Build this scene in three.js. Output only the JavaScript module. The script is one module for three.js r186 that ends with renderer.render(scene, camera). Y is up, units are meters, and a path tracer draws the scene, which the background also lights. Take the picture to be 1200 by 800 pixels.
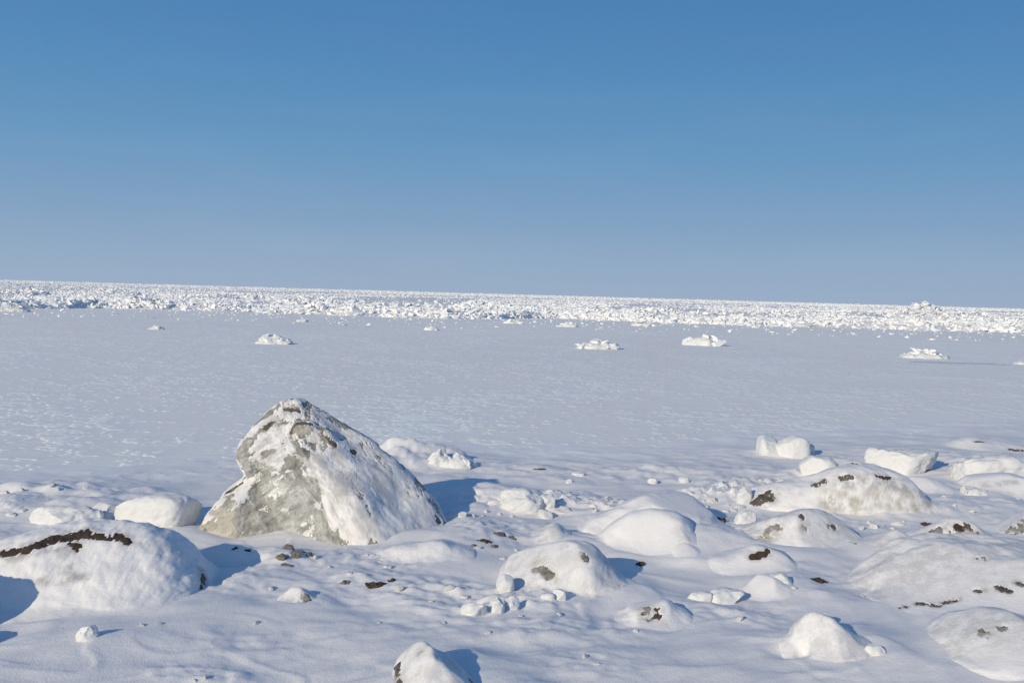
import * as THREE from 'three';
import { ConvexGeometry } from 'three/addons/geometries/ConvexGeometry.js';
import { mergeGeometries, mergeVertices } from 'three/addons/utils/BufferGeometryUtils.js';

// ---------------------------------------------------------------- camera, sky, sun, exposure
const F = 1168, EYE = 3.0;                                  // focal length in photo pixels (1200 x 800), eye height in metres
const ROLL = Math.atan(34 / 1200), PITCH = Math.atan(55 / F);
const camera = new THREE.PerspectiveCamera(2 * Math.atan(400 / F) * 180 / Math.PI, 1024 / 682, 0.1, 60000);
camera.rotation.order = 'YXZ';
camera.position.set(0, EYE, 0);
camera.rotation.set(-PITCH, 0, ROLL);
camera.updateMatrixWorld(true);

const scene = new THREE.Scene();
const renderer = new THREE.WebGLRenderer({ antialias: true });
renderer.setSize(1024, 682);
renderer.toneMapping = THREE.LinearToneMapping;
renderer.toneMappingExposure = 1.0;
renderer.shadowMap.enabled = true;

const SUN_EL = 21 * Math.PI / 180;
const sunDir = new THREE.Vector3(-0.6 * Math.cos(SUN_EL), Math.sin(SUN_EL), 0.8 * Math.cos(SUN_EL)).normalize();
const sun = new THREE.DirectionalLight(new THREE.Color().setRGB(1, 0.87, 0.65), 3.2);
sun.position.copy(sunDir).multiplyScalar(80).add(new THREE.Vector3(0, 0, -20));
sun.target.position.set(0, 0, -20);
sun.castShadow = true;
sun.shadow.mapSize.set(4096, 4096);
Object.assign(sun.shadow.camera, { left: -40, right: 40, top: 40, bottom: -40, near: 1, far: 200 });
scene.add(sun, sun.target);

function rng(seed) { let a = seed >>> 0; return () => { a = (a + 0x6D2B79F5) | 0; let t = Math.imul(a ^ (a >>> 15), 1 | a); t = (t + Math.imul(t ^ (t >>> 7), 61 | t)) ^ t; return ((t ^ (t >>> 14)) >>> 0) / 4294967296; }; }
const PERM = new Uint8Array(512);
{ const r = rng(77), p = Array.from({ length: 256 }, (_, i) => i); for (let i = 255; i > 0; i--) { const j = Math.floor(r() * (i + 1)); [p[i], p[j]] = [p[j], p[i]]; } for (let i = 0; i < 512; i++) PERM[i] = p[i & 255]; }
const fade = t => t * t * t * (t * (t * 6 - 15) + 10);
const lerp = (a, b, t) => a + (b - a) * t;
const clamp = (v, a, b) => v < a ? a : v > b ? b : v;
const smooth = (a, b, v) => { const t = clamp((v - a) / (b - a), 0, 1); return t * t * (3 - 2 * t); };
function gr3(h, x, y, z) { const u = (h & 8) ? y : x, hh = h & 15, v = hh < 4 ? y : (hh === 12 || hh === 14) ? x : z; const uu = hh < 8 ? x : y; return ((h & 1) ? -uu : uu) + ((h & 2) ? -v : v); }
function n3(x, y, z) {
  const X0 = Math.floor(x), Y0 = Math.floor(y), Z0 = Math.floor(z); x -= X0; y -= Y0; z -= Z0;
  const X = X0 & 255, Y = Y0 & 255, Z = Z0 & 255, u = fade(x), v = fade(y), w = fade(z);
  const A = PERM[X] + Y, AA = PERM[A & 511 & 255] + Z, AB = PERM[(A + 1) & 255] + Z, B = PERM[(X + 1) & 255] + Y, BA = PERM[B & 255] + Z, BB = PERM[(B + 1) & 255] + Z;
  return lerp(lerp(lerp(gr3(PERM[AA & 255], x, y, z), gr3(PERM[BA & 255], x - 1, y, z), u), lerp(gr3(PERM[AB & 255], x, y - 1, z), gr3(PERM[BB & 255], x - 1, y - 1, z), u), v),
    lerp(lerp(gr3(PERM[(AA + 1) & 255], x, y, z - 1), gr3(PERM[(BA + 1) & 255], x - 1, y, z - 1), u), lerp(gr3(PERM[(AB + 1) & 255], x, y - 1, z - 1), gr3(PERM[(BB + 1) & 255], x - 1, y - 1, z - 1), u), v), w);
}
function fbm(x, y, z, o) { let s = 0, a = 1, f = 1; for (let i = 0; i < o; i++) { s += a * n3(x * f + i * 17.3, y * f + i * 5.1, z * f - i * 9.7); a *= .5; f *= 2.03; } return s; }
function ridge(x, y, z, o) { let s = 0, a = 1, f = 1; for (let i = 0; i < o; i++) { s += a * (1 - 2 * Math.abs(n3(x * f + i * 7.7, y * f + i * 3.9, z * f + i * 11.1))); a *= .5; f *= 2.1; } return s / 1.9; }
const fbmSky = (az, e) => fbm(Math.cos(az) * 5, e * 34, Math.sin(az) * 5, 4), smoothSky = el => smooth(-1, 1.5, el) * (1 - smooth(10, 25, el)); // thin veils of high haze
{ // clear winter sky: pale band at the horizon, deeper blue above, a little brighter round the sun
  const W = 1024, Hh = 512, data = new Float32Array(W * Hh * 4);
  const stops = [[-90, .33, .41, .53], [0, .325, .425, .57], [1.5, .298, .41, .562], [4, .23, .367, .548], [8, .142, .312, .53], [12, .098, .262, .495], [16, .076, .222, .462], [24, .06, .18, .4], [45, .046, .14, .335], [90, .036, .112, .29]];
  for (let j = 0; j < Hh; j++) {
    const el = ((j + .5) / Hh - .5) * 180;
    let k = 0; while (k < stops.length - 2 && stops[k + 1][0] < el) k++;
    const a = stops[k], b = stops[k + 1], t = Math.min(1, Math.max(0, (el - a[0]) / (b[0] - a[0])));
    for (let i = 0; i < W; i++) {
      const az = ((i + .5) / W - .5) * 2 * Math.PI, e = el * Math.PI / 180;
      const d = Math.cos(e) * Math.cos(az) * sunDir.x + Math.sin(e) * sunDir.y + Math.cos(e) * Math.sin(az) * sunDir.z;
      const g = Math.pow(Math.max(0, d), 6) * .22 + .012 * Math.max(0, fbmSky(az, e)) * smoothSky(el);
      const o = (j * W + i) * 4;
      for (let c = 0; c < 3; c++) data[o + c] = a[c + 1] + (b[c + 1] - a[c + 1]) * t + g * [1, .95, .85][c];
      data[o + 3] = 1;
    }
  }
  const sky = new THREE.DataTexture(data, W, Hh, THREE.RGBAFormat, THREE.FloatType);
  sky.mapping = THREE.EquirectangularReflectionMapping;
  sky.magFilter = sky.minFilter = THREE.LinearFilter;
  sky.needsUpdate = true;
  scene.background = sky;
  scene.environment = sky;
}

// ---------------------------------------------------------------- helpers: random, noise, pixels to rays
function pn2(x, y, P) { // 2D noise that repeats every P cells, for tiling textures
  const X0 = Math.floor(x), Y0 = Math.floor(y); x -= X0; y -= Y0; const m = v => ((v % P) + P) % P;
  const X = m(X0), X1 = m(X0 + 1), Y = m(Y0), Y1 = m(Y0 + 1), u = fade(x), v = fade(y), hsh = (a, b) => PERM[(PERM[a & 255] + b + (a >> 8) * 31) & 255];
  const g = (h, a, b) => { const q = h & 7; return q < 4 ? ((q & 1) ? -a : a) + ((q & 2) ? -b : b) : q < 6 ? ((q & 1) ? -1.41 * a : 1.41 * a) : ((q & 1) ? -1.41 * b : 1.41 * b); };
  return lerp(lerp(g(hsh(X, Y), x, y), g(hsh(X1, Y), x - 1, y), u), lerp(g(hsh(X, Y1), x, y - 1), g(hsh(X1, Y1), x - 1, y - 1), u), v);
}
const pix = (px, py) => new THREE.Vector3((px - 600) / F, -(py - 400) / F, -1).applyEuler(camera.rotation);
function onGround(px, py, y = 0.05) { const d = pix(px, py), t = (y - EYE) / d.y; return d.multiplyScalar(t).add(camera.position); }
function onPlane(px, py, z) { const d = pix(px, py), t = z / d.z; return d.multiplyScalar(t).add(camera.position); }
const invRot = new THREE.Matrix4().makeRotationFromEuler(camera.rotation).invert();
const toPix = (() => { const v = new THREE.Vector3(); return (x, y, z) => { v.set(x, y - EYE, z).applyMatrix4(invRot); return [600 - v.x / v.z * F, 400 + v.y / v.z * F, -v.z]; }; })();

function foot(px, py) { let y = .05, q; for (let k = 0; k < 5; k++) { q = onGround(px, py, y); y = lerp(y, Math.max(0, groundY(q.x, q.z)), .8); } q.y = y; return q; }
const used = {};
function numbered(n) { const k = used[n] = (used[n] ?? -1) + 1; return k ? n + '_' + String(k).padStart(3, '0') : n; }
function tag(o, label, category, group) { o.userData.label = label; o.userData.category = category; if (group) o.userData.group = group; return o; }
function shade(o) { o.traverse(m => { if (m.isMesh) { m.castShadow = true; m.receiveShadow = true; } }); return o; }
function thing(name, label, category, group, pos) { const g = new THREE.Group(); g.name = numbered(name); if (pos) g.position.copy(pos); tag(g, label, category, group); scene.add(g); return g; }
function add(o) { o.name = numbered(o.name); scene.add(shade(o)); return o; }
function structure(name, geo, mat) { const m = new THREE.Mesh(geo, mat); m.name = numbered(name); m.userData.kind = 'structure'; m.userData.label = name.replace(/_/g, ' '); scene.add(shade(m)); return m; }

// ---------------------------------------------------------------- materials
function dataTex(n, fn, srgb) { // fn(x, y) in 0..1 gives [r, g, b] 0..1
  const d = new Uint8Array(n * n * 4);
  for (let j = 0; j < n; j++) for (let i = 0; i < n; i++) { const c = fn(i, j), o = (j * n + i) * 4; d[o] = clamp(c[0], 0, 1) * 255; d[o + 1] = clamp(c[1], 0, 1) * 255; d[o + 2] = clamp(c[2], 0, 1) * 255; d[o + 3] = 255; }
  const t = new THREE.DataTexture(d, n, n, THREE.RGBAFormat, THREE.UnsignedByteType);
  t.wrapS = t.wrapT = THREE.RepeatWrapping; t.magFilter = THREE.LinearFilter; t.minFilter = THREE.LinearMipmapLinearFilter; t.generateMipmaps = true; t.anisotropy = 8;
  if (srgb) t.colorSpace = THREE.SRGBColorSpace; t.needsUpdate = true; return t;
}
// snow grain, one tile = 2 m
const grain = dataTex(1024, (i, j) => { const u = i / 1024, v = j / 1024; const h = .5 + .22 * pn2(u * 40, v * 40, 40) + .24 * pn2(u * 110, v * 110, 110) + .2 * pn2(u * 250, v * 250, 250) + .1 * pn2(u * 14, v * 14, 14); return [h, h, h]; });
const crust = dataTex(1024, (i, j) => { const u = i / 1024, v = j / 1024; let h = .25; for (const [f, a] of [[18, .22], [38, .2], [80, .18], [170, .14], [300, .1]]) h += a * (1 - 2.2 * Math.abs(pn2(u * f, v * f, f))) * .6 + a * .3; return [h, h, h]; });
const M = {};
M.snow = new THREE.MeshStandardMaterial({ color: new THREE.Color().setRGB(.8, .786, .785), roughness: .9, vertexColors: true, bumpMap: grain, bumpScale: .004 });
M.block = new THREE.MeshStandardMaterial({ color: new THREE.Color().setRGB(.715, .72, .72), roughness: .7, bumpMap: grain, bumpScale: .004 });
M.rime = new THREE.MeshStandardMaterial({ color: new THREE.Color().setRGB(.8, .786, .785), roughness: .92, vertexColors: true, bumpMap: crust, bumpScale: .005 });
M.rock = new THREE.MeshStandardMaterial({ color: 0xffffff, roughness: .85, vertexColors: true, bumpMap: crust, bumpScale: .018 });
M.earth = new THREE.MeshStandardMaterial({ color: new THREE.Color().setRGB(.07, .045, .03), roughness: .95, bumpMap: crust, bumpScale: .02 });
M.stone = new THREE.MeshStandardMaterial({ color: new THREE.Color().setRGB(.2, .175, .15), roughness: .9, bumpMap: crust, bumpScale: .015 });
M.pack = [[.92, .92, .905], [.9, .915, .91], [.91, .9, .86], [.78, .87, .9]].map(c => new THREE.MeshStandardMaterial({ color: new THREE.Color().setRGB(...c), roughness: .8 }));

// ---------------------------------------------------------------- grids: base surfaces that rock and snow layers are grown on
function gridNormals(g) {
  const { nu, nv, P } = g, N = g.N = new Float32Array(P.length), loop = g.loop;
  for (let j = 0; j < nv; j++) for (let i = 0; i < nu; i++) {
    const i0 = loop ? (i + nu - 1) % nu : Math.max(0, i - 1), i1 = loop ? (i + 1) % nu : Math.min(nu - 1, i + 1), j0 = Math.max(0, j - 1), j1 = Math.min(nv - 1, j + 1);
    const a = (j * nu + i0) * 3, b = (j * nu + i1) * 3, c = (j0 * nu + i) * 3, d = (j1 * nu + i) * 3;
    const ux = P[b] - P[a], uy = P[b + 1] - P[a + 1], uz = P[b + 2] - P[a + 2], vx = P[d] - P[c], vy = P[d + 1] - P[c + 1], vz = P[d + 2] - P[c + 2];
    let x = uy * vz - uz * vy, y = uz * vx - ux * vz, z = ux * vy - uy * vx; const l = Math.hypot(x, y, z) || 1;
    const o = (j * nu + i) * 3; N[o] = x / l; N[o + 1] = y / l; N[o + 2] = z / l; if (l === 1 && !x && !y && !z) N[o + 1] = 1;
  }
}
function pushGrid(g, fn) { gridNormals(g); const { P, N } = g; for (let o = 0; o < P.length; o += 3) { const t = fn(P[o], P[o + 1], P[o + 2], N[o], N[o + 1], N[o + 2]); P[o] += N[o] * t; P[o + 1] += N[o + 1] * t; P[o + 2] += N[o + 2] * t; } gridNormals(g); }
function gridGeo(g, off, col, keep, origin, uvs = .5) {
  const { nu, nv, P, N, loop } = g, n = nu * nv, p = new Float32Array(n * 3), uv = new Float32Array(n * 2), idx = [];
  for (let k = 0; k < n; k++) {
    const o = k * 3, t = off ? off[k] : 0;
    p[o] = P[o] + N[o] * t; p[o + 1] = P[o + 1] + N[o + 1] * t; p[o + 2] = P[o + 2] + N[o + 2] * t;
    uv[k * 2] = p[o] * uvs; uv[k * 2 + 1] = (p[o + 1] - p[o + 2]) * uvs;
    p[o] -= origin.x; p[o + 1] -= origin.y; p[o + 2] -= origin.z;
  }
  const iu = loop ? nu : nu - 1;
  for (let j = 0; j < nv - 1; j++) for (let i = 0; i < iu; i++) {
    const a = j * nu + i, b = j * nu + (i + 1) % nu, c = a + nu, d = b + nu;
    if (keep && !(keep[a] || keep[b] || keep[c] || keep[d])) continue;
    idx.push(a, b, d, a, d, c);
  }
  if (!idx.length) return null;
  // compact
  const map = new Int32Array(n).fill(-1); let m = 0; for (const k of idx) if (map[k] < 0) map[k] = m++;
  const p2 = new Float32Array(m * 3), uv2 = new Float32Array(m * 2), c2 = col ? new Float32Array(m * 3) : null;
  for (let k = 0; k < n; k++) { const q = map[k]; if (q < 0) continue; for (let e = 0; e < 3; e++) { p2[q * 3 + e] = p[k * 3 + e]; if (c2) c2[q * 3 + e] = col[k * 3 + e]; } uv2[q * 2] = uv[k * 2]; uv2[q * 2 + 1] = uv[k * 2 + 1]; }
  const geo = new THREE.BufferGeometry();
  geo.setAttribute('position', new THREE.BufferAttribute(p2, 3)); geo.setAttribute('uv', new THREE.BufferAttribute(uv2, 2)); if (c2) geo.setAttribute('color', new THREE.BufferAttribute(c2, 3));
  geo.setIndex(idx.map(k => map[k])); geo.computeVertexNormals(); return geo;
}
// separate pieces of a layer become separate parts; specks too small to pick apart stay joined
function islands(geo) {
  const id = geo.index.array, n = geo.attributes.position.count, par = new Int32Array(n).map((_, i) => i), find = i => { while (par[i] !== i) i = par[i] = par[par[i]]; return i; };
  for (let i = 0; i < id.length; i += 3) { const a = find(id[i]); par[find(id[i + 1])] = a; par[find(id[i + 2])] = a; }
  const sets = new Map(); for (let i = 0; i < id.length; i += 3) { const r = find(id[i]); if (!sets.has(r)) sets.set(r, []); sets.get(r).push(id[i], id[i + 1], id[i + 2]); }
  const make = ix => { const map = new Map(), g = new THREE.BufferGeometry(), order = []; const out = ix.map(k => { if (!map.has(k)) { map.set(k, order.length); order.push(k); } return map.get(k); }); for (const nm of Object.keys(geo.attributes)) { const a = geo.attributes[nm], q = new Float32Array(order.length * a.itemSize); order.forEach((k, i) => { for (let e = 0; e < a.itemSize; e++) q[i * a.itemSize + e] = a.array[k * a.itemSize + e]; }); g.setAttribute(nm, new THREE.BufferAttribute(q, a.itemSize)); } g.setIndex(out); return g; };
  if (sets.size === 1) return [[geo, false]];
  const big = [], small = []; for (const l of sets.values()) (l.length > 3 * 160 ? big : small).push(l);
  const res = big.map(l => [make(l), false]); if (small.length) res.push([make(small.flat()), small.length > 1]); return res;
}
// where the line of sight through a photo pixel first meets a grid: gives a spot on the thing's own surface
function pick(g, px, py) {
  let best = null, bd = 1e9, near = null, nd = 1e9; const { P } = g;
  for (let o = 0; o < P.length; o += 3) { if (P[o + 1] < -.05) continue; const [x, y, d] = toPix(P[o], P[o + 1], P[o + 2]), e = Math.hypot(x - px, y - py); if (e < 4 && d < bd) { bd = d; best = o; } if (e < nd) { nd = e; near = o; } }
  const o = best ?? near; return [P[o], P[o + 1], P[o + 2]];
}
function capsule(g, c) { const [x1, y1, x2, y2, r] = c, a = pick(g, x1, y1), b = pick(g, x2, y2), [, , d] = toPix(...a); return { a, b, r: r / F * d, s: c[5] ?? 1, k: c[6] ?? 'grey' }; }
function capDist(c, x, y, z) { const { a, b } = c, bx = b[0] - a[0], by = b[1] - a[1], bz = b[2] - a[2], l = bx * bx + by * by + bz * bz; const t = l ? clamp(((x - a[0]) * bx + (y - a[1]) * by + (z - a[2]) * bz) / l, 0, 1) : 0; return Math.hypot(x - a[0] - bx * t, y - a[1] - by * t, z - a[2] - bz * t); }
const ROCKS = { kelp: [[.028, .018, .012], [.07, .045, .03]], grey: [[.14, .135, .12], [.42, .41, .38]], dark: [[.05, .042, .035], [.17, .15, .125]], beige: [[.3, .27, .22], [.62, .585, .52]], glaze: [[.22, .22, .205], [.6, .61, .58]], tan: [[.33, .3, .245], [.62, .585, .52]], brown: [[.05, .03, .02], [.11, .07, .045]] };
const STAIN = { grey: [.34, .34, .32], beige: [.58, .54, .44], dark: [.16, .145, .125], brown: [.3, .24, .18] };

// rock layer + snow layer on one base grid. bare: where rock shows; dirt: stains in the snow
function layered(group, g, { bare = [], dirt = [], bareAll = 0, rag = 1.25, ragF = 13, T = .006, seed = 0, origin, snowMat = M.snow, rockName = 'bare_rock', snowName = 'snow_cover', stretch = [1, 1, 1], cover = [], rockBase = 'grey', warp = null }) {
  gridNormals(g);
  const n = g.nu * g.nv, B = bare.map(c => capsule(g, c)), D = dirt.concat(bareAll ? [] : bare.map(c => [c[0], c[1], c[2], c[3], c[4] * 1.9, .55, { kelp: 'dark', brown: 'brown', dark: 'dark', beige: 'beige', grey: 'grey' }[c[6]]])).map(c => capsule(g, c)), C = cover.map(c => capsule(g, c));
  const ts = new Float32Array(n), tr = new Float32Array(n), kr = new Uint8Array(n), ks = new Uint8Array(n), cs = new Float32Array(n * 3), cr = new Float32Array(n * 3);
  for (let k = 0; k < n; k++) {
    const o = k * 3, x = g.P[o], y = g.P[o + 1], z = g.P[o + 2];
    let b = bareAll, cv = 0; const kw = {}, near = bareAll > 0 || B.some(c => capDist(c, x, y, z) < c.r);
    const fine = near ? fbm(x * 13 + 2, y * 13, z * 13, 3) : 0;
    for (const c of B) { const d = capDist(c, x, y, z) / c.r; if (d < 1) { const v = c.s * (1 - d * d); if (v > b) b = v; kw[c.k] = Math.max(kw[c.k] ?? 0, smooth(.15, .75, v * .75 + .45 * fine)); } }
    for (const c of C) { const d = capDist(c, x, y, z) / c.r; if (d < 1) cv = Math.max(cv, c.s * (1 - d * d)); }
    const W = warp && warp(x, y, z), samp = f => !W ? f(x, y, z) : W[2] <= 0 ? f(...W[0]) : W[2] >= 1 ? f(...W[1]) : lerp(f(...W[0]), f(...W[1]), W[2]) * 1.2;
    const nz = (b > 0) ? samp((a, c, d) => fbm(a * ragF * stretch[0] + seed, c * ragF * stretch[1], d * ragF * stretch[2], 5)) + .4 * fbm(x * 34 + seed, y * 34, z * 34, 2) + .25 * n3(x * 85, y * 85, z * 85) : 0;
    const e = b > 0 ? b - cv + nz * rag * Math.min(1, b * 3) - .5 : -1;
    ts[k] = clamp(-e * 5, -1, 1) * T + .002; if (b > 0) tr[k] = .007 * fbm(x * 16, y * 16, z * 16 + seed, 3) + (bareAll ? 0 : .014 * clamp(e * 2.5, 0, 1) * (.7 + .6 * n3(x * 28, y * 28, z * 28)));
    kr[k] = e > -.25 ? 1 : 0; ks[k] = e < .4 ? 1 : 0;
    if (near) {
      const st = n3(x * 5 - y * 9, y * 5 + x * 4, z * 6), q = clamp(.52 + samp((a, c, d) => .42 * fbm(a * 6 + 40, c * 6, d * 6, 5) + .42 * n3(a * 26, c * 34, d * 20) + .2 * n3(a * 10 + 9, c * 14, d * 10)) + .25 * n3(x * 70, y * 70, z * 70) + .2 * st, 0, 1);
      const rb = ROCKS[bareAll ? rockBase : B[0].k]; for (let c = 0; c < 3; c++) cr[o + c] = lerp(rb[0][c], rb[1][c], q);
      for (const kk in kw) { const rc = ROCKS[kk], w = bareAll ? kw[kk] : kw[kk] > .3 ? 1 : kw[kk] / .3; for (let c = 0; c < 3; c++) cr[o + c] = lerp(cr[o + c], lerp(rc[0][c], rc[1][c], q), w); }
    }
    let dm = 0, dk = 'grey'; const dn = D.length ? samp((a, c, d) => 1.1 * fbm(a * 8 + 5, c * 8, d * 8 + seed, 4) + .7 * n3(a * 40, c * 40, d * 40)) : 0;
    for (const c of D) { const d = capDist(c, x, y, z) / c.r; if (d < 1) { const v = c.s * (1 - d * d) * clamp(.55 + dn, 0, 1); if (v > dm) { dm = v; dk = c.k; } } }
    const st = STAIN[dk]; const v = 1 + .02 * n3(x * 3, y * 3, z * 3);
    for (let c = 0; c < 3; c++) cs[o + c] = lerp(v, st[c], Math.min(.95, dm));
  }
  const gs = gridGeo(g, ts, cs, ks, origin), gr = B.length || bareAll > 0 ? gridGeo(g, tr, cr, kr, origin) : null;
  for (const [geo, mat, nm] of [[gs, snowMat, snowName], [gr, M.rock, rockName]]) if (geo) for (const [q, crumbs] of islands(geo)) { const m = new THREE.Mesh(q, mat); m.name = crumbs ? nm + '_specks' : nm; if (crumbs) m.userData.kind = 'stuff'; group.add(m); }
  shade(group);
}

// ---------------------------------------------------------------- snow-covered boulders and drifts, traced crest by crest
// sil: crest in photo pixels, base: pixel where the front foot meets the snow, depth in metres (front, back), prof: [a, b] of (1-|t|^a)^b
const mounds = [];
function mound(s) {
  const [df, db] = s.depth, zf = onGround(...s.base).z, zc = zf - df, skew = s.skew ?? 0;
  const pts = s.sil.map(([px, py]) => { let v = onPlane(px, py, zc); const z = zc + skew * (px - s.base[0]) / F * -zc; v = onPlane(px, py, z); return [v.x, v.y, z]; }).sort((a, b) => a[0] - b[0]);
  const a0 = pts[0], a1 = pts[pts.length - 1], w = a1[0] - a0[0];
  if (a0[1] > -.02) pts.unshift([a0[0] - Math.max(.06 * w, a0[1] * .5), -.12, a0[2]]);
  if (a1[1] > -.02) pts.push([a1[0] + Math.max(.06 * w, a1[1] * .5), -.12, a1[2]]);
  const m = pts.length, tan = (i, k) => { const p = pts[Math.max(0, i - 1)], q = pts[Math.min(m - 1, i + 1)]; return (q[k] - p[k]) / Math.max(1e-4, q[0] - p[0]); };
  const crest = x => { let i = 0; while (i < m - 2 && pts[i + 1][0] < x) i++; const A = pts[i], B = pts[i + 1], h = B[0] - A[0], t = clamp((x - A[0]) / h, 0, 1), t2 = t * t, t3 = t2 * t; const f = k => (2 * t3 - 3 * t2 + 1) * A[k] + (t3 - 2 * t2 + t) * h * tan(i, k) * .8 + (-2 * t3 + 3 * t2) * B[k] + (t3 - t2) * h * tan(i + 1, k) * .8; return [f(1), f(2)]; };
  const x0 = pts[0][0], x1 = pts[m - 1][0]; let hm = 0; for (const p of pts) hm = Math.max(hm, p[1]);
  const M_ = { ...s, x0, x1, zc, df, db, hm, crest, xc: (x0 + x1) / 2, hw: (x1 - x0) / 2 };
  mounds.push(M_); return M_;
}
function moundGrid(m) {
  const [pa, pb] = m.prof ?? [2, .8], pix_w = (m.x1 - m.x0) * F / -m.zc, nu = Math.round(clamp(pix_w * .9, 40, 330)), nv = Math.round(clamp((m.df + m.db + m.hm * 1.5) * F / -m.zc * .55, 36, 220));
  const P = new Float32Array(nu * nv * 3), sd = m.seed ?? Math.abs(m.xc * 13.7 + m.zc * 3.1);
  for (let j = 0; j < nv; j++) for (let i = 0; i < nu; i++) {
    const s = i / (nu - 1), x = m.x0 + (m.x1 - m.x0) * s, q = j / (nv - 1), t0 = q * 2 - 1, t = Math.sign(t0) * (1 - Math.pow(1 - Math.abs(t0), 1.4)) * 1.45;
    const [h, zc] = m.crest(x), e = Math.sqrt(Math.max(0, Math.min(1, h / m.hm))) * .8 + .2, wob = .12 * n3(x * 1.3 + sd, t * 1.1, sd);
    const at = Math.abs(t), tt = Math.min(1, at * (1 + wob)), pr = Math.pow(Math.max(0, 1 - Math.pow(tt, pa * 1.1)), pb * 1.3);
    const z = zc - t * (t < 0 ? m.df : m.db) * e, y = (h + .05) * pr - .05 - Math.max(0, at - .96) * .9;
    const o = (j * nu + i) * 3; P[o] = x; P[o + 1] = y; P[o + 2] = z;
  }
  const g = { nu, nv, P };
  const L = m.lump ?? .03, ff = m.fine ?? .006, R = m.ridge ?? (m.cat === 'snow drift' ? 0 : .007), hs = 1 / Math.max(.18, m.hm);
  if (m.cat !== 'snow drift') pushGrid(g, (x, y, z) => m.hm * (.13 * fbm(x * hs * .55 + sd, y * hs * .7, z * hs * .55, 2) + .05 * ridge(x * hs * .9 - z * hs * .5 + sd, y * hs * .8, z * hs * 1.1, 2)) * smooth(-.05, .12, y));
  pushGrid(g, (x, y, z) => L * fbm(x * 1.6 + sd, y * 1.6, z * 1.6, 3) * smooth(-.05, .12, y) * Math.min(1, m.hm / .35));
  pushGrid(g, (x, y, z) => ff * fbm(x * 9 + sd, y * 9, z * 9, 4) + (R ? R * (ridge(x * 3 + sd, y * 5, z * 3, 4) + 1.3 * ridge(x * 1.6 - y * 2.6 + sd, y * .9 + x * .5, z * 1.8, 3)) * smooth(0, .12, y) : 0));
  if (m.cat !== 'snow drift' && m.hm > .12 && !m.smooth) { // wind-cut faces
    const r = rng(Math.round(Math.abs(sd) * 91) + 3), cuts = Array.from({ length: 5 }, () => [r() * 2.4 - 1.2, r() * 1.9 - .5, 1 + .35 * r()]);
    for (let k = 0; k < nu * nv; k++) { const o = k * 3, X = (P[o] - m.xc) / m.hw, Z = (P[o + 2] - m.zc) / (P[o + 2] > m.zc ? m.df : m.db); for (const [ca, cb, cc] of cuts) { const ex = ca * X + cb * Z + P[o + 1] / m.hm - cc; if (ex > -.06) { const q = ex > .06 ? ex : (ex + .06) * (ex + .06) / .24; P[o + 1] -= .75 * q * m.hm; } } }
  }
  const kf = m.toe ?? (.05 + .2 * m.hm); // drifted snow rounds off the foot
  for (let k = 0; k < nu * nv; k++) { const o = k * 3, i = k % nu, j = (k / nu) | 0, ed = Math.min(i, nu - 1 - i, j, nv - 1 - j), gy = groundY(P[o], P[o + 2]) - .014 - .06 * (1 - smooth(0, 6, ed)), a = P[o + 1], hh = Math.max(0, kf - Math.abs(a - gy)) / kf; P[o + 1] = Math.max(a, gy) + hh * hh * kf * .25; }
  for (const b of m.bumps ?? []) { const c = pick(g, b[0], b[1]), r = b[2] / F * -m.zc; pushGrid(g, (x, y, z) => { const d = Math.hypot(x - c[0], y - c[1], z - c[2]) / r; return d < 1 ? b[3] * (1 - d * d) * (1 - d * d) : 0; }); }
  return g;
}
function buildMound(m) {
  const o = new THREE.Vector3(m.xc, 0, m.zc), grp = thing(m.name ?? 'snow_covered_boulder', m.label, m.cat ?? 'boulder', m.group, o);
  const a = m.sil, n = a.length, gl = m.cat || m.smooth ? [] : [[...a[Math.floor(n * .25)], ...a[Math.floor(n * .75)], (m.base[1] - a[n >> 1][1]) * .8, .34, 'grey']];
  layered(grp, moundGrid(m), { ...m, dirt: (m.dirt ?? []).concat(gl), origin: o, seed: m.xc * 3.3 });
  return grp;
}
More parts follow.
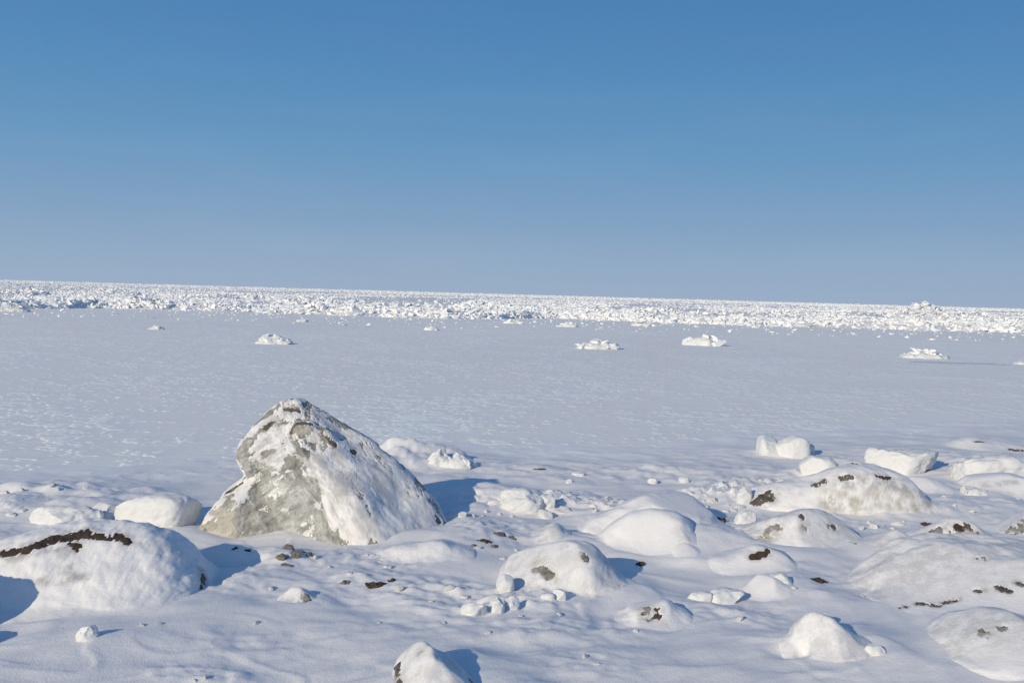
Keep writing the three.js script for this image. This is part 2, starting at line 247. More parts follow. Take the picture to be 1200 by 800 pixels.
const SPEC = [
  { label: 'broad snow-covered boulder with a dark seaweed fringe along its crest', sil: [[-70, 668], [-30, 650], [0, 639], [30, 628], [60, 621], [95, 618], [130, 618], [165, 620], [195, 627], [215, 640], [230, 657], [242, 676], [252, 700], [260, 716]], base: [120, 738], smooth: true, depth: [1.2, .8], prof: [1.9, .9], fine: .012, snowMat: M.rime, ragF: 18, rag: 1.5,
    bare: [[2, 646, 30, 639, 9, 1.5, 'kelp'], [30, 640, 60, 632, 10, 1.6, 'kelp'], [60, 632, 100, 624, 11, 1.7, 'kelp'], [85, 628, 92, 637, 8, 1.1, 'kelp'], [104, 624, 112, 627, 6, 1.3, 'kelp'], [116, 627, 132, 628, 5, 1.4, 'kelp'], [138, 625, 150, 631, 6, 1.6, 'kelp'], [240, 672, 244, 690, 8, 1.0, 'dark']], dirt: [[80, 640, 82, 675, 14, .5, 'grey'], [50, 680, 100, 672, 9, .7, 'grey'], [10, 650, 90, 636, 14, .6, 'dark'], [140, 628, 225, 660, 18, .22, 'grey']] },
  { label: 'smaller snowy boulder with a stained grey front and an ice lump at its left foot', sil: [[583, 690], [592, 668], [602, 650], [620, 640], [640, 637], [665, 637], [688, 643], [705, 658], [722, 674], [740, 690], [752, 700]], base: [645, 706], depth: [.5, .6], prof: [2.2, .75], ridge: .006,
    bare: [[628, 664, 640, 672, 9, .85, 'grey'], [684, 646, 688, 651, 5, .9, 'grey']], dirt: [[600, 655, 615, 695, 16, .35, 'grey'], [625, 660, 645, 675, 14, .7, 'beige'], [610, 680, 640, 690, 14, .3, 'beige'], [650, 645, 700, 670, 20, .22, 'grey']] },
  { label: 'low snow cap showing behind the grey-stained boulder, beside the twin domes', sil: [[620, 636], [630, 624], [643, 618], [655, 618], [664, 626], [672, 638]], base: [645, 648], depth: [.4, .4], prof: [2.2, .6], dirt: [[626, 636, 634, 626, 8, .35, 'grey']] },
  { label: 'large smooth snow dome behind a smaller rounded dome', cat: 'snow dome', sil: [[668, 634], [684, 622], [700, 608], [725, 592], [755, 581], [785, 580], [808, 586], [822, 598], [836, 616], [846, 628]], base: [760, 646], depth: [.9, 1.0], prof: [2.0, .8], lump: .05 },
  { label: 'rounded snow dome nestled against the front of a larger dome', cat: 'snow dome', sil: [[680, 652], [700, 636], [722, 616], [745, 602], [768, 597], [790, 602], [803, 612], [810, 626], [811, 640]], base: [752, 660], depth: [.6, .5], prof: [2.2, .75], lump: .04, dirt: [[790, 615, 806, 634, 10, .25, 'grey']] },
  { label: 'small smooth snow hump at the right foot of the twin domes', cat: 'snow hump', sil: [[783, 660], [792, 648], [803, 641], [814, 646], [824, 656], [832, 664]], base: [805, 670], depth: [.4, .4], prof: [1.8, 1.1] },
  { label: 'low snow mound with two bare brown spots on top, standing alone', cat: 'snow mound', sil: [[715, 735], [735, 722], [748, 709], [762, 706], [780, 707], [797, 716], [815, 732], [830, 742]], base: [770, 748], depth: [.5, .45], prof: [1.9, 1.0],
    bare: [[770, 712, 771, 719, 6, 1.4, 'brown'], [755, 712, 757, 722, 9, .8, 'grey']], dirt: [[752, 712, 775, 724, 16, .5, 'beige']] },
  { label: 'snowy boulder with a beige stained band down its left shoulder', sil: [[838, 650], [858, 634], [880, 619], [915, 605], [942, 599], [969, 602], [987, 614], [1001, 628], [1009, 642]], base: [928, 657], depth: [.5, .7], prof: [2.1, .72], ridge: .008,
    bare: [[860, 640, 900, 624, 10, .75, 'beige'], [900, 618, 908, 616, 8, .8, 'grey'], [940, 602, 942, 604, 5, .8, 'dark'], [976, 614, 980, 616, 6, .9, 'dark'], [1004, 634, 1007, 642, 5, 1.1, 'dark'], [944, 616, 948, 618, 8, .6, 'grey']], dirt: [[856, 642, 912, 622, 14, .8, 'beige'], [900, 622, 960, 612, 14, .4, 'grey'], [915, 640, 930, 650, 9, .4, 'beige']] },
  { label: 'smooth snow mound with one oval dark brown spot near its crest', cat: 'snow mound', sil: [[815, 672], [840, 658], [868, 645], [888, 638], [905, 639], [918, 648], [930, 664], [938, 676]], base: [875, 688], depth: [.7, .6], prof: [1.8, 1.0], bare: [[881, 650, 892, 647, 6.5, 1.6, 'brown'], [902, 642, 903, 645, 4, 1.6, 'brown']], rag: .4 },
  { label: 'little snow hump below the brown-spotted mound, with a round lump behind it', cat: 'snow hump', sil: [[868, 700], [880, 686], [893, 677], [907, 678], [922, 688], [940, 702]], base: [900, 712], depth: [.4, .35], prof: [1.9, .9] },
  { label: 'long snow-plastered boulder with a wide beige stained flank and dark rock edge', sil: [[868, 596], [878, 585], [890, 577], [917, 569], [951, 563], [985, 555], [1018, 553], [1044, 556], [1064, 563], [1076, 573], [1087, 584], [1100, 600]], smooth: true, base: [985, 610], depth: [.55, .9], prof: [2.3, .7], ridge: .012,
    bare: [[878, 588, 900, 576, 9, .95, 'dark'], [888, 582, 900, 580, 8, 1.2, 'dark'], [952, 566, 965, 561, 5, 1.1, 'dark'], [985, 557, 994, 557, 5, 1.4, 'dark'], [1030, 556, 1044, 556, 4, 1.3, 'kelp']], dirt: [[975, 584, 1088, 590, 22, 1, 'beige'], [985, 562, 1065, 570, 18, .7, 'grey'], [985, 600, 1000, 600, 10, .5, 'grey'], [920, 574, 960, 568, 10, .2, 'grey']] },
  { label: 'dark-rimmed boulder tip rising behind the long beige-stained boulder', sil: [[970, 560], [976, 552], [984, 544], [998, 541], [1018, 546], [1036, 552], [1046, 560]], base: [1005, 572], depth: [.45, .5], prof: [2.2, .7], bare: [[974, 556, 984, 546, 5, 1.2, 'dark'], [990, 543, 1000, 543, 4, 1.3, 'dark']], dirt: [[980, 550, 1030, 550, 12, .5, 'grey']] },
  { label: 'sloping white snow drift reaching right from the long beige-stained boulder', name: 'snow_drift', cat: 'snow drift', sil: [[1050, 568], [1068, 560], [1085, 560], [1105, 566], [1125, 576], [1150, 588]], base: [1095, 590], depth: [.6, .5], prof: [1.8, 1] },
  { label: 'low snow-covered boulder with a thin dark line down its right side', sil: [[1005, 646], [1018, 633], [1034, 627], [1052, 623], [1066, 630], [1078, 640], [1090, 652]], base: [1045, 664], depth: [.5, .5], prof: [2, .8], bare: [[1060, 630, 1064, 632, 4, 1, 'dark'], [1068, 640, 1072, 652, 4, .85, 'grey']] },
  { label: 'pyramid-shaped beige boulder with dark brown blotches near its peak', sil: [[1062, 640], [1072, 629], [1095, 617], [1118, 608], [1137, 610], [1152, 622], [1169, 637]], base: [1110, 648], depth: [.35, .45], prof: [1.8, .75], ridge: .006,
    bare: [[1120, 616, 1130, 618, 6, 1.2, 'kelp'], [1134, 622, 1144, 627, 6, 1.3, 'kelp'], [1136, 612, 1140, 617, 5, 1.1, 'dark'], [1080, 635, 1140, 630, 18, .72, 'beige'], [1075, 632, 1100, 618, 8, .75, 'grey']], dirt: [[1078, 638, 1145, 632, 26, .95, 'beige'], [1075, 632, 1110, 614, 10, .6, 'grey']] },
  { label: 'grey bare rock poking out of the snow beside the pyramid-shaped boulder', sil: [[1172, 632], [1182, 616], [1196, 605], [1212, 602], [1228, 612], [1240, 630]], base: [1205, 636], depth: [.4, .5], prof: [2.2, .6], ridge: .01, bare: [[1178, 628, 1186, 614, 9, .9, 'grey'], [1190, 625, 1200, 612, 10, .8, 'grey']], dirt: [[1176, 628, 1215, 610, 16, .5, 'grey']] },
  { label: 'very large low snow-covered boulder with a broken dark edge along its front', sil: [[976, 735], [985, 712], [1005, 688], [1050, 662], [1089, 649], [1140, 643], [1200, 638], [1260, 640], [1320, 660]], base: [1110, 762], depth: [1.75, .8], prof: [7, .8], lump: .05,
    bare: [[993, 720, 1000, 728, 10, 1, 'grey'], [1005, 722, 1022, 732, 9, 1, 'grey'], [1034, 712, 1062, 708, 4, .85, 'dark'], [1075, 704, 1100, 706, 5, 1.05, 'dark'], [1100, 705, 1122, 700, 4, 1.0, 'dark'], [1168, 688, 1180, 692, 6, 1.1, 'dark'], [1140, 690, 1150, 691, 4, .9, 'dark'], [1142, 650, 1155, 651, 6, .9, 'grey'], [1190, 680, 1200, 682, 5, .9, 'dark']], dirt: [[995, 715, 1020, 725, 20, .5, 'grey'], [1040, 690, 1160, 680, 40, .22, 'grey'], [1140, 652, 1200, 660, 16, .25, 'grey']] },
  { label: 'steep snow-covered boulder with a scooped left face in front of the very large one', sil: [[915, 762], [928, 748], [940, 732], [953, 725], [968, 729], [985, 740], [1005, 756], [1024, 772]], base: [970, 788], depth: [.42, .4], prof: [2, .8], dirt: [[935, 745, 950, 765, 14, .22, 'grey']], bumps: [[938, 762, 14, -.06]] },
  { label: 'snow-covered boulder with a faint grey smudge, cut by the frame below the very large one', sil: [[1092, 785], [1108, 756], [1128, 734], [1152, 721], [1178, 718], [1202, 723], [1240, 740], [1280, 775]], base: [1165, 818], depth: [.9, .8], prof: [2, .8], bare: [[1148, 736, 1154, 742, 8, .9, 'grey'], [1168, 733, 1174, 734, 6, .7, 'grey']], dirt: [[1130, 745, 1165, 735, 18, .4, 'grey']] },
  { label: 'dark grey rock tip at the foot of the smudged boulder', sil: [[1165, 806], [1175, 794], [1188, 785], [1204, 780], [1222, 790], [1240, 808]], base: [1200, 822], depth: [.4, .4], prof: [2, .7], ridge: .01, bare: [[1175, 800, 1215, 785, 16, .9, 'grey']] },
  { label: 'frosted wedge-shaped rock with a dark rim, beside its own pointed shadow', sil: [[456, 812], [461, 790], [464, 770], [476, 763], [490, 764], [510, 776], [535, 792], [560, 806], [575, 816]], base: [505, 850], depth: [.45, .5], prof: [2.6, .5], toe: .03, fine: .008, snowMat: M.rime, bare: [[463, 778, 466, 800, 6, .9, 'dark'], [490, 764, 560, 803, 5, .95, 'dark']], dirt: [[463, 775, 470, 800, 12, .5, 'grey'], [480, 770, 540, 800, 22, .25, 'grey']] },
  { label: 'small pointed half-grey rock standing alone below the great boulder', sil: [[326, 712], [333, 700], [341, 691], [349, 690], [358, 697], [367, 707], [376, 718]], base: [350, 719], depth: [.18, .22], prof: [2, .65], bare: [[356, 698, 368, 712, 9, .75, 'grey']], dirt: [[354, 696, 370, 714, 12, .7, 'grey']] },
  { label: 'sharp-lipped white snow bank along the left foot of the great boulder', name: 'snow_bank', cat: 'snow bank', sil: [[222, 652], [230, 638], [238, 634], [258, 640], [300, 645], [340, 646], [352, 652]], base: [285, 668], depth: [.26, .3], prof: [2.6, .5], toe: .03 },
  { label: 'smooth drift wrapped round the right foot of the great boulder', name: 'snow_drift', cat: 'snow drift', sil: [[418, 660], [438, 648], [462, 640], [490, 637], [515, 632], [535, 640], [556, 650]], base: [480, 672], depth: [.5, .7], prof: [1.7, 1.1], lump: .06 },
  { label: 'long low shore-ice hummock half in the shadow of the great boulder', name: 'ice_hummock', cat: 'ice hummock', sil: [[505, 592], [516, 582], [535, 575], [565, 571], [590, 572], [608, 576], [620, 586]], base: [560, 602], depth: [.5, .8], prof: [3, .5] },
  { label: 'broad flat-topped snow drift with a raised lip beyond the great boulder', name: 'snow_drift', cat: 'snow drift', sil: [[438, 548], [446, 526], [462, 517], [472, 517], [490, 521], [512, 524], [535, 530], [552, 542]], base: [490, 566], depth: [2.0, .8], prof: [1.6, 1.3], lump: .1, fine: .008 },
  { label: 'thin snow-topped ice ledge with a shadowed undercut, behind the twin domes', name: 'ice_ledge', cat: 'ice ledge', sil: [[640, 592], [652, 586], [670, 584], [690, 584], [705, 588], [716, 594]], base: [680, 600], depth: [.35, .8], prof: [4, .35], dirt: [[650, 594, 700, 594, 5, .5, 'beige']] },
  { label: 'lumpy line of broken shore ice behind the large smooth dome', name: 'ice_hummock', cat: 'ice hummock', sil: [[790, 590], [800, 580], [812, 578], [825, 582], [840, 582], [856, 587], [872, 594]], base: [830, 600], depth: [.6, .8], prof: [2, .7], lump: .09, fine: .02 },
  { label: 'flat snow drift with a dark crumb of ice on its rim', name: 'snow_drift', cat: 'snow drift', sil: [[590, 556], [605, 549], [628, 545], [650, 548], [675, 554], [692, 560]], base: [640, 566], depth: [1.0, .8], prof: [1.7, 1.3], bare: [[628, 546, 638, 546, 3, .9, 'dark']] },
  { label: 'long fin-like snow drift on the ice behind the large smooth dome', name: 'snow_drift', cat: 'snow drift', sil: [[760, 554], [768, 547], [778, 548], [800, 550], [825, 555], [850, 560]], base: [795, 562], depth: [.5, .5], prof: [1.6, 1.2] },
  { label: 'wide drift topped by a dark stone beyond the largest ice block', name: 'snow_drift', cat: 'snow drift', sil: [[1112, 524], [1125, 516], [1140, 513], [1160, 516], [1180, 519], [1205, 522], [1240, 530]], base: [1165, 534], depth: [1.0, 1.0], prof: [1.7, 1], bare: [[1142, 515, 1155, 515, 3, 1.2, 'dark'], [1188, 524, 1200, 525, 4, 1, 'brown']] },
  { label: 'snowy hummock with a dirty top edge, between the big ice block and the grey rock', name: 'ice_hummock', cat: 'ice hummock', sil: [[1132, 578], [1140, 566], [1152, 559], [1172, 558], [1200, 560], [1230, 566], [1260, 580]], base: [1180, 588], depth: [.5, .8], prof: [2.4, .6], dirt: [[1142, 566, 1190, 562, 8, .5, 'grey'], [1145, 575, 1200, 576, 8, .3, 'beige']] },
  { label: 'low rounded snow heap with crumbs of ice, right of the long beige-stained boulder', name: 'snow_drift', cat: 'snow drift', sil: [[1148, 596], [1158, 587], [1172, 583], [1186, 586], [1200, 594]], base: [1175, 602], depth: [.45, .4], prof: [1.9, .9], fine: .015 },
  { label: 'jumbled snowy shore ice left of the rounded ice blocks', name: 'ice_hummock', cat: 'ice hummock', sil: [[-30, 600], [-5, 588], [15, 586], [40, 590], [62, 600]], base: [10, 612], depth: [.5, .8], prof: [2, .7], lump: .08, fine: .02, dirt: [[0, 600, 40, 602, 8, .25, 'beige']] },
  { label: 'dark-backed wave of wind-packed snow at the ice edge, left of the great boulder', name: 'snow_drift', cat: 'snow drift', sil: [[20, 580], [45, 572], [75, 568], [95, 570], [112, 576]], base: [65, 590], depth: [1.2, .7], prof: [1.5, 1.3], lump: .06 },
].map(mound);
// boulders beside the frame whose shadows fall into it
const OUTSIDE = [
  { label: 'tall round snowy boulder outside the frame that shades the seaweed-fringed one', at: [-5.25, -7.75], r: [.5, .86, .46] },
  { label: 'low snowy rock outside the frame that throws a pointed shadow by the small white lump', at: [-4.3, -7.8], r: [.25, .25, .25] },
];

// ---------------------------------------------------------------- ground
const shoreZ = (() => { const p = [[-60, 570], [0, 568], [150, 560], [320, 545], [500, 532], [700, 545], [870, 528], [1000, 520], [1200, 504], [1260, 500]].map(([x, y]) => onGround(x, y)).sort((a, b) => a.x - b.x); return x => { let i = 0; while (i < p.length - 2 && p[i + 1].x < x) i++; return lerp(p[i].z, p[i + 1].z, clamp((x - p[i].x) / (p[i + 1].x - p[i].x), 0, 1)); }; })();
// rough patches of broken, trampled-looking crust: [pixel x, y, radius x m, radius z m, height m, frequency]
const ROUGH = [[400, 665, 1.6, 1.0, .05, 3.4], [300, 668, .8, .5, .05, 3], [580, 632, 1.2, 1.0, .06, 4], [560, 712, 1.1, .8, .08, 2.4], [630, 706, .7, .6, .09, 2.6], [690, 690, .8, .6, .05, 2], [570, 596, 2.2, .9, .14, 2.3], [700, 600, 2.0, .7, .11, 3], [840, 590, 1.6, .9, .17, 2.6], [880, 575, 1.2, 1.2, .17, 2.4], [50, 588, 2.4, 1.3, .11, .9], [90, 580, 1.8, 1.2, .07, 1.3], [860, 640, .8, .9, .06, 3], [1000, 620, 1.6, 1.2, .04, 2.6], [1100, 600, 2.5, 1.6, .05, 2.4], [1120, 545, 4, 2.4, .1, 1.6], [250, 690, .8, .6, .04, 4], [480, 545, 2.4, 2.2, .06, 1.7], [680, 555, 3.0, 1.6, .06, 1.8], [820, 555, 2.5, 1.6, .05, 1.9], [940, 560, 1.5, 1.5, .09, 2.2], [700, 785, .8, .4, .03, 3], [230, 795, .7, .3, .04, 3], [430, 700, 1.6, .9, .045, 2], [480, 690, 1.2, .8, .05, 2.6], [660, 745, 1.2, .6, .04, 2.2], [850, 722, 1.2, .6, .045, 2.4], [300, 760, 1.4, .6, .03, 2], [500, 740, 1.2, .6, .035, 2.2], [1060, 690, 1.0, .8, .04, 2.4], [960, 690, 1.2, 1.0, .035, 2.2]].map(([px, py, rx, rz, a, f]) => { const p = onGround(px, py); return [p.x, p.z, rx, rz, a, f]; });
const HOLLOWS = [[275, 668, .55, .28, -.12], [925, 770, .3, .2, -.06], [715, 738, .3, .2, -.05], [690, 640, .25, .2, -.06], [1030, 700, .5, .3, -.05], [250, 690, .3, .3, -.08]].map(([px, py, rx, rz, a]) => { const p = onGround(px, py); return [p.x, p.z, rx, rz, a]; });
const BR = { xc: -2.2, zc: -12.0, hw: 1.5, df: .75, db: .8, hm: .8 };
const FEET = mounds.concat(BR);
function groundY(x, z) {
  const wx = x + .5 * n3(x * .4, 3, z * .4), wz = z + .4 * n3(x * .4, 9, z * .4);
  let y = .055 + .05 * n3(wx * .42, 1.5, wz * .6) + .04 * n3(wx * .95, 4.5, wz * 1.2) + .016 * n3(wx * 2.4, 14.5, wz * 2.9);
  const along = wx * .8 - wz * .6, across = wx * .6 + wz * .8;                      // wind-drawn ripples and scallops
  y += .02 * ridge(along * .5, 2.2, across * 1.5, 3) + .005 * fbm(along * 2.5, 7.1, across * 7, 3);
  y += .018 * Math.pow(Math.max(0, ridge(along * .9 + 5, 8.2, across * 1.1, 2)), 3);
  { const c1 = n3(wx * .8 + 30, 4, wz * 1.3), c2 = n3(wx * 1.9 + 11, 8, wz * 2.6); y += .014 * smooth(-.06, .06, c1 + .3 * c2) * smooth(.35, .0, c1) * smooth(-.15, .3, n3(x * .6 + 4, 27, z * .8)) + .012 * smooth(-.03, .03, c2) * smooth(.3, 0, c2) * smooth(-.1, .25, n3(x * .5, 17, z * .5)); }
  for (const m of FEET) {
    if (Math.abs(x - m.xc) > m.hw * 2.5) continue;
    const dz = z - m.zc, ex = (x - m.xc) / (m.hw * 1.02), ez = dz / (dz > 0 ? m.df : m.db), d = Math.hypot(ex, ez); if (d > 2.4) continue;
    y += (.11 + .1 * n3(x * 1.1, 21, z * 1.1)) * m.hm * (1 - smooth(.6, 2.2, d));
    const lx = x - m.xc, lee = (lx * .8 - dz * .5) / m.hw;                        // a little scour on the sun side, a tail behind
    y += .06 * m.hm * lee * (1 - smooth(.8, 2.3, d));
  }
  for (const r of ROUGH) { const ex = (x - r[0]) / r[2], ez = (z - r[1]) / r[3], d = ex * ex + ez * ez; if (d > 1) continue; const k = (1 - d) * (1 - d); y += r[4] * k * (.35 + .9 * ridge(x * r[5], 1.1, z * r[5] * 1.4, 4) * Math.max(0, .6 + n3(x * 1.7, 6, z * 2)) + .5 * fbm(x * r[5] * 2.2, 5, z * r[5] * 2.6, 3)); }
  for (const r of HOLLOWS) { const ex = (x - r[0]) / r[2], ez = (z - r[1]) / r[3], d = ex * ex + ez * ez; if (d < 1) y += r[4] * (1 - d) * (1 - d); }
  const s = shoreZ(x) + .9 * n3(x * .5, 2, z * .5) + .4 * n3(x * 1.7, 2, z * 1.7);
  const k = smooth(s - 4.5, s + 1.2, z);
  return Math.max(.015, y) * k + (k - 1) * .05;
}
{
  const nu = 680, nv = 500, P = new Float32Array(nu * nv * 3), col = new Float32Array(nu * nv * 3);
  for (let j = 0; j < nv; j++) for (let i = 0; i < nu; i++) {
    const z = -4.2 * Math.pow(29 / 4.2, j / (nv - 1)), x = (i / (nu - 1) * 2 - 1) * (3.2 - z * .62), o = (j * nu + i) * 3;
    const edge = Math.max(smooth(.94, 1, Math.abs(i / (nu - 1) * 2 - 1)), smooth(-5, -4.2, z));
    P[o] = x; P[o + 1] = lerp(groundY(x, z), -.03, edge); P[o + 2] = z;
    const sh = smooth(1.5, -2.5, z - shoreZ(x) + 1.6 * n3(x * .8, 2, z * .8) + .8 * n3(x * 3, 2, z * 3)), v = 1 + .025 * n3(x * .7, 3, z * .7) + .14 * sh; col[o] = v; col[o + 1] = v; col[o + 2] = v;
  }
  const g = { nu, nv, P }; gridNormals(g);
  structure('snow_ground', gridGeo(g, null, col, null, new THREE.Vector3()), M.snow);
}
{ // the frozen sea: one sheet to the horizon, wind-roughened frost in flecks over grey-blue ice
  const n = 2048, S = 40, hgt = new Float32Array(n * n), fl = new Float32Array(n * n), und = new Float32Array(n * n);
  for (let j = 0; j < n; j++) for (let i = 0; i < n; i++) {
    const u = i / n, v = j / n, q = j * n + i;
    const patch = 1.3 * pn2(u * 9, v * 9, 9) + .8 * pn2(u * 29, v * 29, 29);
    const f = pn2(u * 60, v * 60, 30) + .95 * pn2(u * 150, v * 150, 30) + .8 * pn2(u * 330, v * 330, 30);
    const val = f * .8 + patch * .55, k = smooth(.2, .75, val);
    fl[q] = k; und[q] = .2 + .05 * patch + .04 * pn2(u * 90, v * 150, 30) + .03 * pn2(u * 260, v * 380, 20); hgt[q] = smooth(.12, .8, val);
  }
  for (let pass = 0; pass < 2; pass++) for (let j = 0; j < n; j++) { const pj = ((j + n - 1) % n) * n; for (let i = 0; i < n; i++) { const a = hgt[pj + (i + n - 1) % n] * .75 + hgt[pj + i] * .25; if (a * .94 > hgt[j * n + i]) hgt[j * n + i] = a * .94; } }
  for (let q = 0; q < n * n; q++) hgt[q] = und[q] + .55 * hgt[q];
  const map = dataTex(n, (i, j) => { const q = j * n + i, k = fl[q], g = .97 + .02 * (hgt[q] - .5); return [lerp(g * 1.012, 1, k), lerp(g, 1, k), lerp(g * .978, .98, k)]; }, true);
  const bump = dataTex(n, (i, j) => { const h = hgt[j * n + i]; return [h, h, h]; });
  const mat = new THREE.MeshStandardMaterial({ map, bumpMap: bump, bumpScale: .045, roughness: .8, vertexColors: true });
  const zs = []; for (let k = 0; k < 12; k++) zs.push(60 - k * 5.5); for (let z = -6; z > -45000; z *= 1.045) zs.push(z); zs.push(-45000);
  const nu = 160, nv = zs.length, P = new Float32Array(nu * nv * 3), col = new Float32Array(nu * nv * 3);
  for (let j = 0; j < nv; j++) for (let i = 0; i < nu; i++) {
    const z = zs[j], x = (i / (nu - 1) * 2 - 1) * (60 + Math.abs(z) * .9), o = (j * nu + i) * 3;
    P[o] = x; P[o + 1] = 0; P[o + 2] = z;
    const v = .99 + .03 * (n3(x * .05, 3, z * .03) + .6 * n3(x * .16, 9, z * .07)); col[o] = v; col[o + 1] = v; col[o + 2] = v;
  }
  const g = { nu, nv, P }; gridNormals(g);
  const geo = gridGeo(g, null, col, null, new THREE.Vector3(), 1 / S);
  structure('sea_ice', geo, mat);
}

// ---------------------------------------------------------------- the great boulder, lofted from contours at nine heights
{
  const Y = [-.15, 0, .4, .68, .92, 1.12, 1.34, 1.5, 1.58];
  const T = { // [pixel x, distance] per height, first entry repeats the foot
    L: [[229, 11.9], [229, 11.9], [257, 12.0], [290, 12.12], [281, 12.05], [284, 12.12], [303, 12.2], [320, 12.3], [330, 12.33]],
    A: [[270, 11.5], [268, 11.52], [276, 11.7], [298, 12.0], [290, 11.9], [293, 11.95], [311, 12.08], [327, 12.22], [332, 12.25]],
    C: [[325, 11.62], [325, 11.62], [312, 11.82], [307, 11.95], [304, 11.84], [310, 11.9], [322, 12.05], [334, 12.16], [337, 12.2]],
    D: [[385, 11.3], [385, 11.32], [366, 11.55], [350, 11.68], [342, 11.72], [340, 11.82], [338, 11.98], [341, 12.1], [342, 12.17]],
    F: [[445, 11.2], [444, 11.22], [418, 11.38], [399, 11.52], [384, 11.7], [374, 11.8], [358, 12.0], [349, 12.1], [347, 12.17]],
    G: [[497, 11.7], [495, 11.72], [470, 11.85], [447, 11.95], [425, 12.05], [405, 12.1], [380, 12.2], [358, 12.22], [352, 12.24]],
    R: [[532, 12.3], [530, 12.3], [508, 12.35], [482, 12.4], [455, 12.4], [430, 12.4], [396, 12.4], [366, 12.38], [356, 12.35]],
    K: [[480, 13.1], [480, 13.1], [460, 13.0], [435, 12.92], [412, 12.86], [390, 12.8], [365, 12.65], [353, 12.52], [349, 12.45]],
    J: [[300, 12.9], [300, 12.9], [310, 12.8], [316, 12.72], [312, 12.66], [313, 12.6], [323, 12.5], [332, 12.47], [336, 12.43]],
  };
  const keys = 'LACDFGRKJ'.split(''), nk = keys.length, nl = Y.length;
  const ctl = keys.map(k => T[k].map(([px, d]) => { const py = 345 + (px - 600) * 34 / 1200 + (EYE - .5) / d * F; return [onPlane(px, py, -d).x, -d]; }));
  const cr = (a, b, c, d, t) => .5 * (2 * b + (c - a) * t + (2 * a - 5 * b + 4 * c - d) * t * t + (3 * b - a - 3 * c + d) * t * t * t);
  const nu = 400, nv = 230, P = new Float32Array(nu * nv * 3);
  for (let j = 0; j < nv; j++) {
    const cap = .93, s = j / (nv - 1), lv = Math.min(1, s / cap) * (nl - 1), li = Math.min(nl - 2, Math.floor(lv)), lt = lv - li;
    const lvl = f => cr(f(Math.max(0, li - 1)), f(li), f(li + 1), f(Math.min(nl - 1, li + 2)), lt);
    const ring = keys.map((_, k) => [lvl(l => ctl[k][l][0]), lvl(l => ctl[k][l][1])]); let y = lvl(l => Y[l]);
    let cx = 0, cz = 0; for (const r of ring) { cx += r[0] / nk; cz += r[1] / nk; }
    const shrink = s > cap ? (s - cap) / (1 - cap) : 0; if (shrink) y += .035 * (1 - (1 - shrink) * (1 - shrink));
    for (let i = 0; i < nu; i++) {
      const u = i / nu * nk, k = Math.floor(u), t = u - k, q = m => ring[(m + nk) % nk], o = (j * nu + i) * 3;
      P[o] = lerp(cr(q(k - 1)[0], q(k)[0], q(k + 1)[0], q(k + 2)[0], t), cx, shrink); P[o + 1] = y; P[o + 2] = lerp(cr(q(k - 1)[1], q(k)[1], q(k + 1)[1], q(k + 2)[1], t), cz, shrink);
    }
  }
  const g = { nu, nv, P, loop: true };
  pushGrid(g, (x, y, z) => .035 * fbm(x * 1.5 + 3, y * 1.5, z * 1.5, 2) * smooth(1.75, 1.4, y));
  pushGrid(g, (x, y, z) => .045 * ridge(x * 1.5 + y * 1.3 + 9, y * .8 - x * .6, z * 1.5, 3) + .0035 * fbm(x * 8, y * 6, z * 8, 3));
  pushGrid(g, (x, y, z) => .002 * fbm(x * 22, y * 22, z * 22, 3));
  for (const [px, py, r, a] of [[362, 497, 16, .05], [385, 506, 16, .05], [345, 500, 14, .04], [372, 516, 22, -.06], [395, 540, 22, -.05], [330, 478, 12, .02], [300, 560, 14, -.05], [345, 610, 50, -.06], [425, 590, 34, .05], [300, 520, 22, .03]]) { const c = pick(g, px, py), rr = r / F * 12; pushGrid(g, (x, y, z) => { const d = Math.hypot(x - c[0], y - c[1], z - c[2]) / rr; return d < 1 ? a * (1 - d * d) * (1 - d * d) : 0; }); }
  const o = new THREE.Vector3(-2.4, 0, -12.1), grp = thing('great_boulder', 'great pointed boulder plastered with ice and snow, grey and beige rock showing', 'boulder', null, o);
